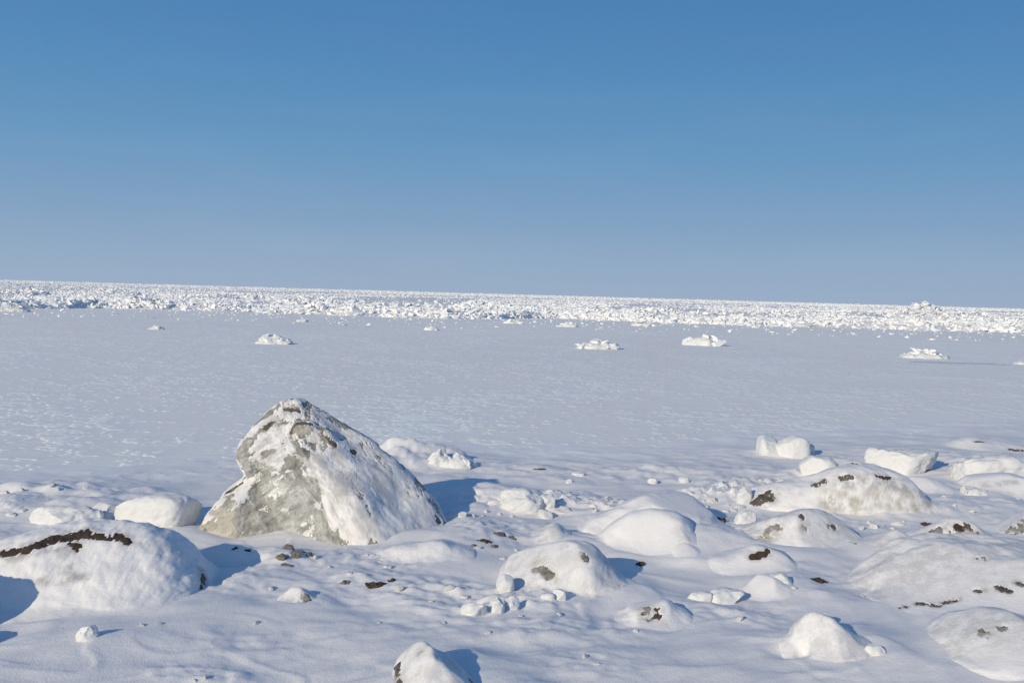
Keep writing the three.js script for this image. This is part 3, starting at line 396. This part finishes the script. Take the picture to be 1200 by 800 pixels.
  layered(grp, g, { origin: o, snowMat: M.snow, bareAll: .5, rag: .85, ragF: 9, T: .006, seed: 4,
    warp: (x, y, z) => { const t = smooth(-2.75, -2.2, x + .45 * (y - .6)), turn = an => { const c = Math.cos(an), q = Math.sin(an); return [(x * c + y * q) * .48, (-x * q + y * c) * 1.35, z * .6]; }; return [turn(.55), turn(-.95), t]; }, // grain of the ice: rising to the right on the near face, running down the right slope rockBase: 'glaze',
    bare: [[240, 622, 320, 605, 36, 1.3, 'tan'], [320, 632, 340, 590, 36, 1.2, 'glaze'], [335, 640, 405, 646, 26, 1.2, 'glaze'], [310, 560, 350, 570, 32, 1.0, 'glaze'], [283, 520, 288, 555, 14, 1.1, 'glaze'], [282, 505, 286, 530, 6, 1.0, 'grey'], [340, 502, 352, 493, 6, 1.25, 'dark'], [352, 492, 372, 497, 5, 1.25, 'dark'], [372, 497, 394, 518, 5, 1.2, 'dark'], [350, 500, 372, 503, 8, 1.1, 'tan'], [310, 498, 330, 478, 5, 1.15, 'dark'], [306, 529, 322, 523, 5, 1.2, 'grey'], [332, 476, 352, 478, 4, 1.15, 'dark'], [408, 522, 418, 527, 8, 1.0, 'dark'], [430, 531, 436, 535, 5, .9, 'dark'], [485, 565, 492, 578, 7, .95, 'dark'], [512, 604, 517, 610, 7, 1.0, 'dark'], [262, 575, 282, 562, 5, 1.1, 'dark'], [330, 545, 352, 530, 18, .9, 'grey'], [230, 632, 236, 620, 5, 1, 'dark'], [432, 618, 450, 645, 12, .8, 'grey'], [300, 575, 330, 632, 10, 1.3, 'grey'], [365, 600, 395, 640, 14, 1.1, 'glaze']],
    cover: [[306, 513, 328, 504, 13, .8], [316, 537, 321, 543, 9, .7], [375, 535, 398, 560, 18, 1.0], [395, 560, 425, 625, 24, .95], [380, 592, 388, 612, 10, .8], [420, 530, 500, 610, 40, .6], [430, 560, 470, 630, 34, .62], [365, 480, 420, 515, 12, .6], [335, 470, 350, 468, 7, .5], [290, 505, 325, 482, 6, .6], [278, 570, 285, 562, 7, .7], [460, 640, 520, 640, 24, .7], [335, 487, 350, 483, 6, .5], [258, 585, 262, 582, 5, .7], [235, 612, 240, 604, 4, .6], [372, 545, 385, 530, 14, .6]],
    dirt: [[330, 500, 380, 600, 80, .62, 'grey'], [300, 600, 400, 620, 70, .5, 'beige'], [440, 560, 500, 620, 80, .42, 'grey'], [400, 510, 470, 560, 40, .5, 'grey'], [300, 490, 330, 540, 40, .5, 'grey']] });
}

// ---------------------------------------------------------------- objects
for (const m of SPEC) buildMound(m);

// rounded and angular blocks of ice
function blockGeo(w, h, d, seed, { k = 4, cuts = 5, noise = .03, n = 14, lean = 0, taper = 0 } = {}) {
  const r = rng(seed); let g = new THREE.BoxGeometry(2, 2, 2, n, n, n); g.deleteAttribute('normal'); g.deleteAttribute('uv'); g = mergeVertices(g, 1e-4);
  const p = g.attributes.position, planes = []; for (let c = 0; c < cuts; c++) { const v = new THREE.Vector3(r() * 2 - 1, r() * 1.4 - .4, r() * 2 - 1).normalize(); planes.push([v, .62 + r() * .28]); }
  const v = new THREE.Vector3();
  for (let i = 0; i < p.count; i++) {
    v.fromBufferAttribute(p, i); v.divideScalar(Math.pow(Math.abs(v.x) ** k + Math.abs(v.y) ** k + Math.abs(v.z) ** k, 1 / k));
    for (const [a, c] of planes) { const t = v.dot(a) - c; if (t > 0) v.addScaledVector(a, -t * .97); }
    const tp = 1 - taper * (v.y * .5 + .5); v.x *= tp; v.z *= tp; v.x += lean * v.y;
    v.set(v.x * w / 2, (v.y + .8) / 1.8 * h, v.z * d / 2);
    p.setXYZ(i, v.x, v.y, v.z);
  }
  g.computeBoundingBox(); const bb = g.boundingBox; g.translate(-(bb.min.x + bb.max.x) / 2, -bb.min.y, -(bb.min.z + bb.max.z) / 2); g.scale(w / (bb.max.x - bb.min.x), h / (bb.max.y - bb.min.y), d / (bb.max.z - bb.min.z));
  g.computeVertexNormals(); const nn = g.attributes.normal, sc = Math.min(w, h, d);
  for (let i = 0; i < p.count; i++) { v.fromBufferAttribute(p, i); const t = sc * noise * (fbm(v.x / sc * 1.6 + seed, v.y / sc * 1.6, v.z / sc * 1.6, 4) + .35 * fbm(v.x * 14, v.y * 14 + seed, v.z * 14, 3)); p.setXYZ(i, v.x + nn.getX(i) * t, v.y + nn.getY(i) * t, v.z + nn.getZ(i) * t); }
  g.computeVertexNormals(); const uv = new Float32Array(p.count * 2); for (let i = 0; i < p.count; i++) { uv[i * 2] = (p.getX(i) + .3 * p.getZ(i)) * .5; uv[i * 2 + 1] = (p.getY(i) - p.getZ(i)) * .5; } g.setAttribute('uv', new THREE.BufferAttribute(uv, 2));
  return g;
}
// box: pixels of the thing in the photo (x0, top, x1, foot); its size follows from where its foot stands
function block(name, label, cat, [x0, y0, x1, y1], o = {}) {
  const q = foot((x0 + x1) / 2, y1), d = -q.z, w = (x1 - x0) / F * d, dep = o.depth ?? w * .7, z = q.z - dep * .45, top = onPlane((x0 + x1) / 2, y0, z), gy = Math.max(0, Math.min(groundY(top.x, z), groundY(q.x, q.z))), h = Math.max(.04, top.y - gy + .02) * (name === 'snow_lump' ? 1.1 : 1.2);
  const m = new THREE.Mesh(blockGeo(w * 1.04, h, dep, o.seed ?? Math.round(x0 * 7 + y0), o), o.mat ?? M.block); m.name = name; m.position.set(top.x, gy - .02 - .14 * h, z); m.rotation.y = o.turn ?? 0;
  tag(m, label, cat, o.group); return add(m);
}
block('ice_block', 'long rounded white ice block lying flat, left of the big slanted block', 'ice block', [33, 595, 118, 618], { k: 3, depth: .4, n: 28, noise: .09, cuts: 6 });
block('ice_block', 'big slanted white ice block with its right end in shade, left of the great boulder', 'ice block', [138, 576, 234, 617], { k: 4, depth: .7, n: 34, noise: .05, cuts: 5, seed: 63, lean: .08, turn: -.3 });
block('ice_block', 'low wedge of white ice leaning on the big slanted block', 'ice block', [104, 590, 158, 612], { k: 3, depth: .6, n: 20, noise: .06, cuts: 4 });
block('ice_block', 'left half of a pair of rounded ice blocks on the open ice', 'ice block', [889, 510, 916, 534], { k: 3, depth: .6, n: 18, noise: .05, cuts: 7, seed: 31 });
block('ice_block', 'larger right half of a pair of rounded ice blocks on the open ice', 'ice block', [911, 510, 949, 537], { k: 3.2, depth: .6, n: 20, noise: .05, cuts: 7, seed: 32 });
block('ice_block', 'small ice chip at the right end of the rounded pair', 'ice block', [943, 518, 955, 533], { k: 3, n: 10, noise: .05, seed: 33 });
block('ice_block', 'tilted pale ice block behind the long beige-stained boulder', 'ice block', [937, 534, 980, 562], { k: 3.4, depth: .6, n: 20, noise: .06, cuts: 5, seed: 34, lean: -.1 });
block('ice_slab', 'long thick white ice slab behind the long beige-stained boulder', 'ice slab', [1016, 528, 1104, 556], { k: 6, depth: .8, n: 30, noise: .09, cuts: 7, seed: 35 });
block('ice_block', 'largest white ice block, grey-shaded at its left end, behind the snowy hummocks', 'ice block', [1118, 532, 1215, 566], { k: 4.5, depth: 1.0, n: 32, noise: .1, cuts: 8, seed: 36 });
block('ice_block', 'rounded ice block with a dirty spot, touching the long shore-ice hummock', 'ice block', [586, 573, 640, 601], { k: 2.6, depth: .6, n: 22, noise: .1, cuts: 5, seed: 37 });
block('ice_block', 'knobbly ice lump at the right end of the spotted ice block', 'ice lump', [628, 580, 652, 598], { k: 2.6, n: 16, noise: .14, cuts: 4, seed: 38 });
block('ice_block', 'upright jagged ice piece on the flat-topped drift', 'ice lump', [503, 526, 530, 548], { k: 3, n: 16, noise: .16, cuts: 6, seed: 39, taper: .4 });
block('ice_block', 'small flat jagged ice piece at the end of the flat-topped drift', 'ice lump', [522, 534, 550, 549], { k: 3, n: 14, noise: .16, cuts: 6, seed: 40, taper: .3 });
[[500, 530, 516, 547], [512, 524, 524, 540], [527, 531, 541, 545], [536, 538, 552, 549], [548, 541, 560, 549], [462, 514, 476, 521]].forEach((b, k) => block('ice_shard', 'upturned jagged shard of ice along the rim of the flat-topped drift', 'ice shard', b, { k: 4, n: 12, noise: .14, cuts: 9, seed: 140 + k, taper: .35, lean: .15, group: 'ice shards on the flat-topped drift' }));
block('snow_lump', 'lone rounded white lump with a pointed shadow, in front of the seaweed-fringed boulder', 'snow lump', [89, 731, 114, 750], { k: 2.6, n: 16, noise: .1, cuts: 7, seed: 41 });
block('snow_lump', 'smooth oblong ice lump between the brown-spotted mounds', 'ice lump', [828, 688, 871, 708], { k: 3, depth: .3, n: 18, noise: .1, cuts: 7, seed: 42 });
block('snow_lump', 'low icy crumb left of the smooth oblong lump', 'ice lump', [806, 692, 834, 704], { k: 2.4, n: 12, noise: .08, cuts: 4, seed: 43 });
block('snow_lump', 'round ice lump with a shaded right side behind the little snow hump', 'ice lump', [903, 669, 928, 688], { k: 2.6, n: 16, noise: .1, cuts: 7, seed: 44 });
block('snow_lump', 'ice lump leaning against the left foot of the grey-stained boulder', 'ice lump', [582, 672, 603, 695], { k: 2.6, depth: .2, n: 16, noise: .06, cuts: 4, seed: 45 });
block('snow_lump', 'left of two rounded twin lumps in front of the grey-stained boulder', 'snow lump', [573, 698, 592, 718], { k: 2.4, n: 14, noise: .1, cuts: 7, seed: 46 });
block('snow_lump', 'right of two rounded twin lumps in front of the grey-stained boulder', 'snow lump', [592, 698, 610, 714], { k: 2.4, n: 14, noise: .1, cuts: 7, seed: 47 });
block('snow_lump', 'greyish lump left of the twin lumps', 'snow lump', [541, 704, 572, 722], { k: 2.4, n: 14, noise: .1, cuts: 7, seed: 48 });
block('snow_lump', 'small upright knob of snow before the grey-stained boulder, casting a short blue shadow', 'snow lump', [648, 689, 664, 704], { k: 2.4, n: 12, noise: .1, cuts: 7, seed: 49 });
block('snow_lump', 'flat crumb of snow left of the upright knob', 'snow lump', [634, 694, 650, 703], { k: 2.4, n: 10, noise: .1, cuts: 3, seed: 50 });
block('snow_lump', 'small angular ice piece at the top of the steep scooped boulder', 'ice lump', [958, 716, 975, 734], { k: 3, n: 12, noise: .06, cuts: 5, seed: 51 });
block('snow_lump', 'smooth white lump tucked right of the steep scooped boulder', 'snow lump', [1014, 753, 1038, 768], { k: 2.4, n: 12, noise: .1, cuts: 7, seed: 52 });
block('snow_lump', 'dirty ice lump at the left foot of the long beige-stained boulder', 'ice lump', [862, 597, 886, 616], { k: 2.8, n: 14, noise: .1, cuts: 5, seed: 53 });
block('snow_lump', 'icy lump with a blue-shaded back at the ice edge, left of the long beige-stained boulder', 'ice lump', [864, 568, 882, 583], { k: 2.8, n: 12, noise: .1, cuts: 5, seed: 54 });
block('snow_lump', 'small bright lump on the ice, straight behind the large smooth dome', 'snow lump', [796, 558, 808, 566], { k: 2.6, n: 10, noise: .1, cuts: 4, seed: 55 });
block('snow_lump', 'small low bright lump on the ice, left of the one behind the large dome', 'snow lump', [759, 560, 771, 567], { k: 2.4, n: 10, noise: .1, cuts: 4, seed: 56 });
block('snow_lump', 'flat white lump at the right tip of the crumb-rimmed drift', 'snow lump', [670, 552, 686, 558], { k: 2.4, n: 10, noise: .1, cuts: 4, seed: 57 });
block('snow_lump', 'tiny white lump below the right tip of the crumb-rimmed drift', 'snow lump', [663, 561, 671, 566], { k: 2.4, n: 8, noise: .1, cuts: 4, seed: 58 });
block('snow_lump', 'knob of snow at the left lip of the flat-topped drift', 'snow lump', [441, 520, 452, 529], { k: 2.4, n: 10, noise: .1, cuts: 4, seed: 59 });
const chunk = (seed, sx, sy, sz, n = 13) => { const r = rng(seed), pts = []; for (let i = 0; i < n; i++) { const v = new THREE.Vector3(r() * 2 - 1, r() * 2 - 1, r() * 2 - 1), l = Math.max(Math.abs(v.x), Math.abs(v.y), Math.abs(v.z)); v.divideScalar(l).multiplyScalar(.75 + .25 * r()); pts.push(new THREE.Vector3(v.x * sx / 2, v.y * sy / 2, v.z * sz / 2)); } const g = new ConvexGeometry(pts); return g; };
const CH = [chunk(1, 1.2, .9, 1), chunk(2, 1.4, .6, 1.1), chunk(3, 1, 1.1, .9), chunk(4, 1.7, .45, 1.2), chunk(5, 1.2, .8, .8), chunk(6, 1.5, .35, 1.3, 10), chunk(7, .9, .9, .9, 16), chunk(8, 1.3, .5, 1, 16)];
function CHUNKS() { // broken shore ice
  const r = rng(61), SH = Array.from({ length: 6 }, (_, k) => blockGeo(1, .75, .9, 700 + k, { k: 5, n: 9, noise: .09, cuts: 9, taper: .15 }));
  for (const [x0, y0, x1, y1, n] of [[806, 580, 892, 600, 16], [860, 562, 905, 585, 9], [525, 598, 720, 606, 12], [640, 582, 720, 596, 7], [0, 572, 110, 606, 12], [1100, 560, 1195, 606, 8], [900, 560, 940, 570, 5], [985, 612, 1060, 622, 6]]) for (let k = 0; k < n; k++) {
    const q = foot(lerp(x0, x1, r()), lerp(y0, y1, r())), s = .05 + .24 * r() * r() * r(), m = new THREE.Mesh(SH[Math.floor(r() * 6)], M.block); m.name = 'ice_chunk'; m.scale.set(s * (1 + .6 * r()), s * (.7 + .5 * r()), s); m.position.set(q.x, groundY(q.x, q.z) - s * .3, q.z); m.rotation.set((r() - .5) * .7, r() * 6.28, (r() - .5) * .7);
    tag(m, 'small angular chunk of white ice in the broken shore ice', 'ice chunk', 'ice chunks in the broken shore ice'); add(m);
  }
}
// crumbs of crusted snow lying about the shore
{
  const r = rng(5), G = Array.from({ length: 5 }, (_, k) => blockGeo(1, .7, .9, 900 + k, { k: 2.8, n: 7, noise: .2, cuts: 9, taper: .3 }));
  const spots = [[572, 742], [685, 770], [700, 778], [240, 794], [228, 797], [842, 728], [868, 726], [166, 733], [186, 731], [930, 690], [1010, 620], [1060, 612], [610, 722], [430, 650], [445, 656], [500, 652], [370, 655], [386, 664], [318, 690], [528, 690], [545, 700], [745, 740], [560, 642], [590, 655], [470, 690], [1000, 675], [655, 720], [520, 730], [935, 600], [1112, 596], [1140, 600], [1050, 598], [25, 575], [55, 600], [120, 588], [605, 645], [730, 596], [745, 590], [870, 610], [885, 602], [505, 705], [300, 730], [445, 730], [410, 672], [455, 665]];
  for (const [px, py] of spots) {
    const q = foot(px, py), s = (.03 + .06 * r()) * (py > 720 ? .7 : 1), m = new THREE.Mesh(G[Math.floor(r() * 5)], M.block); m.name = 'snow_crumb'; m.position.set(q.x, groundY(q.x, q.z) - .3 * s * .5, q.z); m.scale.set(s * (1 + r() * .6), s * (.6 + .5 * r()), s); m.rotation.y = r() * 6.28;
    tag(m, 'small crumb of crusted snow lying loose on the shore', 'snow crumb', 'snow crumbs scattered over the shore'); add(m);
  }
}
CHUNKS();
// bare ground and stones that show through the snow
function earthPatch(label, px, py, wpx, dep, h, mat, seed, name = 'bare_earth_patch', cat = 'bare ground', sink = name === 'stone' ? .66 : .72) {
  const q = foot(px, py), w = wpx / F * -q.z * .8, m = new THREE.Mesh(blockGeo(w, h, dep, seed, { k: 2.3, n: 16, noise: name === 'stone' ? .16 : .34, cuts: name === 'stone' ? 8 : 4 }), mat); m.name = name; m.position.set(q.x, groundY(q.x, q.z) - h * sink, q.z); tag(m, label, cat); return add(m);
}
earthPatch('narrow brown earth bank under a snow lip at the great boulder', 270, 661, 70, .12, .16, M.earth, 61, undefined, undefined, .35);
earthPatch('flat dark brown patch in open snow in front of the great boulder', 440, 685, 34, .14, .06, M.earth, 62);
earthPatch('thin brown streak in the snow right of the flat dark patch', 458, 680, 16, .08, .05, M.earth, 63);
earthPatch('short grey-brown streak in the snow left of the flat dark patch', 404, 683, 18, .1, .05, M.stone, 64);
earthPatch('dark brown patch beside the round ice lump', 958, 681, 30, .14, .07, M.earth, 65);
earthPatch('dark brown patch left of the pyramid-shaped boulder', 1088, 615, 20, .14, .07, M.earth, 66);
earthPatch('small brown patch below the front dome of the pair', 750, 661, 14, .1, .07, M.earth, 67);
earthPatch('brown hollow between the great boulder and the grey-stained boulder', 566, 634, 24, .14, .05, M.earth, 68);
earthPatch('thin dark seam of earth right of the large smooth dome', 846, 612, 16, .2, .1, M.earth, 69);
[[338, 645, 18, .12, .12], [352, 649, 16, .1, .1], [330, 652, 18, .1, .07], [346, 654, 18, .1, .09], [362, 650, 12, .1, .08], [336, 658, 18, .1, .07]].forEach(([x, y, w, d, h], k) => earthPatch(['grey-brown stone leaning on the foot of the great boulder', 'brown stone beside the leaning stone at the great boulder', 'flat grey stone half under snow at the great boulder', 'dark flat stone in front of the brown stone', 'small dark stone at the end of the stone cluster', 'low grey stone edge nearest the earth bank'][k], x, y, w, d, h, M.stone, 70 + k, 'stone', 'stone'));
[[585, 626, 20], [600, 630, 14], [578, 640, 16], [555, 640, 12]].forEach(([x, y, w], k) => earthPatch(['flat grey stone at the back of the brown hollow', 'flat grey stone right of the brown hollow', 'grey stone edge in front of the brown hollow', 'small stone left of the brown hollow'][k], x, y, w, .13, .06, M.stone, 80 + k, 'stone', 'stone'));
// boulders just outside the frame
for (const [k, o] of OUTSIDE.entries()) { const m = new THREE.Mesh(blockGeo(o.r[0] * 2, o.r[1], o.r[2] * 2, 95 + k, { k: 2.3, n: 24, noise: .05, cuts: 4, taper: .25 }), M.block); m.name = 'snow_covered_boulder'; m.position.set(o.at[0], -.03, o.at[1]); tag(m, o.label, 'boulder'); add(m); }

// ---------------------------------------------------------------- ice out on the frozen sea
function pile(label, px, py, wpx, hpx, n, seed, crag = 1) { // a heap of broken ice frozen into one piece
  const r = rng(seed), q = onGround(px, py, 0), d = -q.z, w = wpx / F * d, h = hpx / F * d * 1.12, g = thing('ice_heap', label, 'ice heap', 'ice heaps on the frozen sea', new THREE.Vector3(q.x, 0, q.z - w * .2));
  const bm = new THREE.Mesh(blockGeo(w * .92, h * .85, w * .6, seed, { k: 2.1, n: 18, noise: .16, cuts: 7, taper: .35 }), M.block); bm.name = 'snow_skirt'; bm.position.y = -h * .26; g.add(bm);
  for (let k = 0; k < n * 1.6; k++) { const t = r() * 2 - 1, s = Math.min(w, h * 2) * (.16 + .26 * r()), prof = Math.max(.15, 1 - t * t), m = new THREE.Mesh(CH[Math.floor(r() * 8)], M.pack[r() < .8 ? 0 : 1]); m.name = 'ice_piece'; m.scale.set(s, s * (.7 + .4 * r()), s); m.position.set(t * w * .36, Math.max(s * .15, h * prof * (.35 + .45 * r()) - s * .2), (r() - .5) * w * .4); m.rotation.set((r() - .5) * crag, r() * 6.28, (r() - .5) * crag); g.add(m); }
  return shade(g);
}
pile('tent-shaped ice heap with a chip beside it, in line with the great boulder', 319, 403, 44, 15, 9, 201);
pile('wide low ice heap like a loaf, standing alone on open ice', 702, 409, 56, 13, 14, 202);
pile('double-humped ice heap with a flat block at its right side', 828, 405, 50, 16, 11, 203);
pile('long low ice heap in two clumps beside a dark strip of ice', 1088, 420, 62, 13, 12, 204);
pile('small ice heap near the loaf-shaped one, closer to the pack', 665, 383, 28, 7, 6, 205);
pile('ragged ice heap right in front of the pack edge', 754, 382, 28, 9, 7, 206);
pile('tiny pointed ice heap with a flat tail', 505, 387, 20, 6, 5, 207);
pile('tiny ice heap next to the pack edge', 353, 377, 16, 5, 5, 208);
pile('small two-part ice heap with a dark gap', 181, 386, 20, 6, 5, 209);
pile('small pointed ice heap in front of the pack', 601, 379, 22, 7, 5, 210);
pile('flat ice heap cut by the frame at the edge of the open ice', 1203, 427, 26, 5, 4, 211);
pile('flat white ice heap touching the pack where it bulges forward', 10, 365, 44, 7, 6, 212);
pile('small heap before a gap in the pack, right of the double-humped one', 886, 384, 10, 5, 3, 213);
pile('wide broken heap reaching out from the pack', 1060, 386, 60, 8, 10, 214);
pile('narrow heap of broken ice reaching out from the pack', 945, 383, 36, 6, 8, 215);

// bare, darker ice where the wind has cleared the snow: thin sheets lying on the frozen sea
{
  const bare = new THREE.MeshStandardMaterial({ color: new THREE.Color().setRGB(.72, .75, .77), roughness: .6 });
  [['narrow dark strip of bare ice beside the long two-clump heap', 1128, 425.5, 110, 2.2]].forEach(([label, px, py, wpx, hpx], n) => {
    const q = onGround(px, py, 0), d = -q.z, a = wpx / F * d / 2, b = hpx * d * d / (EYE * F) / 2, sh = new THREE.Shape();
    for (let k = 0; k <= 60; k++) { const t = k / 60 * 2 * Math.PI, j = k === 60 ? 0 : t, e = 1 + .55 * n3(Math.cos(j) * 2.5 + n * 7, Math.sin(j) * 2.5, 3) + .3 * n3(Math.cos(j) * 8, Math.sin(j) * 8, n); const X = Math.cos(t) * a * e, Y2 = Math.sin(t) * b * e; k ? sh.lineTo(X, Y2) : sh.moveTo(X, Y2); }
    const g = new THREE.ShapeGeometry(sh); g.rotateX(-Math.PI / 2); const m = new THREE.Mesh(g, bare); m.name = 'bare_ice_patch'; m.position.set(q.x, .005, q.z); tag(m, label, 'ice patch'); add(m);
  });
}
// the pack: rough ridged ice from its edge to the horizon
const packEdge = (() => { const p = [[-400, 352], [0, 361.8], [100, 361.2], [200, 363], [300, 366], [450, 371], [560, 374], [640, 373], [760, 378], [880, 382], [960, 383], [1050, 386], [1200, 390], [1600, 402]].map(([x, y]) => onGround(x, y, 0)).map(v => [v.x / -v.z, -v.z]); return t => { let i = 0; while (i < p.length - 2 && p[i + 1][0] < t) i++; return lerp(p[i][1], p[i + 1][1], clamp((t - p[i][0]) / (p[i + 1][0] - p[i][0]), 0, 1)); }; })();
// ridges and piles that stand out: [pixel x, distance, half width m, half depth m, height]
const RIDGES = [[170, 120, 3, 3, 1.2], [265, 190, 9, 8, 1.7], [365, 135, 6, 6, 1.5], [520, 150, 14, 8, 1.0], [560, 170, 5, 6, 1.9], [660, 150, 12, 8, 1.0], [765, 150, 6, 6, 1.3], [1072, 205, 6, 6, 3.6], [1125, 205, 10, 7, 3.0], [1030, 230, 14, 9, 1.6], [1160, 180, 8, 7, 1.5], [20, 170, 6, 6, 1.5], [130, 220, 8, 6, 1.6], [430, 160, 8, 6, 1.1], [880, 170, 14, 8, 1.0], [960, 175, 10, 8, 1.1], [1330, 170, 16, 8, 1.4]].map(([px, d, a, b, h]) => { const v = onPlane(px, 400, -d); return [v.x, -d, a, b, h]; });
function packY(x, z) {
  const e = packEdge(x / -z), n = 5 * n3(x * .07, 3, z * .05) + 2 * n3(x * .3, 5, z * .2), k = smooth(e + n - 1, e + n + 3, -z); if (k <= 0) return -.1;
  let y = .28 + .35 * fbm(x * .12, 2, z * .09, 3) + .38 * Math.pow(Math.max(0, ridge(x * .09 + 3, 4, z * .06, 3)), 2) + .2 * fbm(x * .8, 6, z * .7, 3) + .3 * Math.exp(-Math.pow((-z - e - n - 4) / 5, 2)) * (1 + n3(x * .12, 1, 5));
  for (const r of RIDGES) { const d = ((x - r[0]) / r[2]) ** 2 + ((z - r[1]) / r[3]) ** 2; if (d < 1) y += r[4] * .68 * (1 - d) * (.75 + .5 * n3(x * .5, 2, z * .5)); }
  return Math.max(-.1, y) * k - .1 * (1 - k);
}
{
  const nu = 560, nv = 230, P = new Float32Array(nu * nv * 3), col = new Float32Array(nu * nv * 3);
  for (let j = 0; j < nv; j++) for (let i = 0; i < nu; i++) { const z = -78 * Math.pow(900 / 78, j / (nv - 1)), x = (i / (nu - 1) * 2 - 1) * (30 - z * .68), o = (j * nu + i) * 3; P[o] = x; P[o + 1] = packY(x, z); P[o + 2] = z; col[o] = col[o + 1] = col[o + 2] = 1; }
  const g = { nu, nv, P }; gridNormals(g); structure('pack_ice', gridGeo(g, null, col, null, new THREE.Vector3()), M.snow);
}
{ // the blocks along the front of the pack that can be told apart
  const r = rng(11); let made = 0;
  for (let tries = 0; made < 290 && tries < 5000; tries++) {
    let x, z;
    if (made < 90) { const R = RIDGES[made % (RIDGES.length - 1)]; x = R[0] + (r() * 2 - 1) * R[2] * .8; z = R[1] + (r() * 2 - 1) * R[3] * .8; }
    else { const t = (r() * 2 - 1) * .56; const d = packEdge(t) + 1 + 40 * r() * r(); z = -d; x = t * d; }
    const y = packY(x, z); if (y < .05) continue;
    const m = new THREE.Mesh(CH[Math.floor(r() * 8)], M.pack[[0, 0, 0, 1, 2, 0, 1, 3][Math.floor(r() * 8)]]), s = .5 + .75 * r() * r() + (made < 90 ? .2 : 0); m.name = 'ice_floe_block'; m.scale.set(s * (1 + .5 * r()), s * (.7 + .5 * r()), s); m.position.set(x, y + s * .12, z); m.rotation.set((r() - .5) * 1.2, r() * 6.28, (r() - .5) * 1.2);
    tag(m, 'broken block of white ice jammed in the front of the distant pack', 'ice block', 'ice blocks along the front of the pack'); add(m); made++;
  }
}
{ // everything smaller and farther, to the horizon
  const r = rng(23), per = CH.map(() => []), q = new THREE.Quaternion(), e = new THREE.Euler(), mt = new THREE.Matrix4();
  const put = (x, y, z, s, flat) => { e.set((r() - .5) * 1.1, r() * 6.28, (r() - .5) * 1.1); q.setFromEuler(e); mt.compose(new THREE.Vector3(x, y, z), q, new THREE.Vector3(s * (1 + .6 * r()), s * flat * (.6 + .5 * r()), s)); per[Math.floor(r() * 8)].push(mt.clone()); };
  for (let k = 0; k < 110000; k++) { const t = (r() * 2 - 1) * .72, e0 = packEdge(t), d = 1 / lerp(1 / 1800, 1 / (e0 + 1), r()), x = t * d, z = -d, y = d < 880 ? packY(x, z) : 0; if (y < -.02) continue; if (n3(x * .018 + 7, 3, z * .007) + .4 * n3(x * .06, 5, z * .02) > .12 && r() < .93) continue; const s = .16 + .42 * r() * r() + d * .0007; put(x, y + s * .08, z, s, 1); }
  for (let k = 0; k < 36000; k++) { const t = (r() * 2 - 1) * .75, d = 1500 * Math.pow(28, r()), s = .8 + d * .0007 * (.5 + r()); put(t * d, .1, -d, s, Math.min(1, 1.6 / s)); }
  for (const R of RIDGES) for (let k = 0; k < 170; k++) { const a = r() * 6.28, q1 = Math.sqrt(r()), x = R[0] + Math.cos(a) * q1 * R[2], z = R[1] + Math.sin(a) * q1 * R[3], y = packY(x, z); if (y > .05) put(x, y + .1 + .25 * R[4] * (1 - q1) * r(), z, .35 + .6 * r() * r(), 1); }
  for (let k = 0; k < 9000; k++) { const t = (r() * 2 - 1) * .72, d = packEdge(t) - 6 + 20 * r(), x = t * d, y = packY(x, -d); if (y > -.02) { const s = .25 + .7 * r() * r(); put(x, y + s * .1, -d, s, 1); } }
  for (let k = 0; k < 900; k++) { const t = (r() * 2 - 1) * .65, d = packEdge(t) * (1 - .28 * Math.pow(r(), 2.2)); put(t * d, .02, -d, .12 + .3 * r() * r(), .7); }
  const g = new THREE.Group(); g.name = 'ice_rubble'; g.userData = { kind: 'stuff', label: 'white ice rubble filling the pack as far as the horizon', category: 'ice rubble' };
  per.forEach((l, k) => { const im = new THREE.InstancedMesh(CH[k], M.pack[k % 3 === 2 ? 1 : 0], l.length); l.forEach((m, i) => im.setMatrixAt(i, m)); im.name = 'rubble_blocks'; im.userData.kind = 'stuff'; im.castShadow = im.receiveShadow = true; g.add(im); });
  scene.add(g);
}
renderer.render(scene, camera);
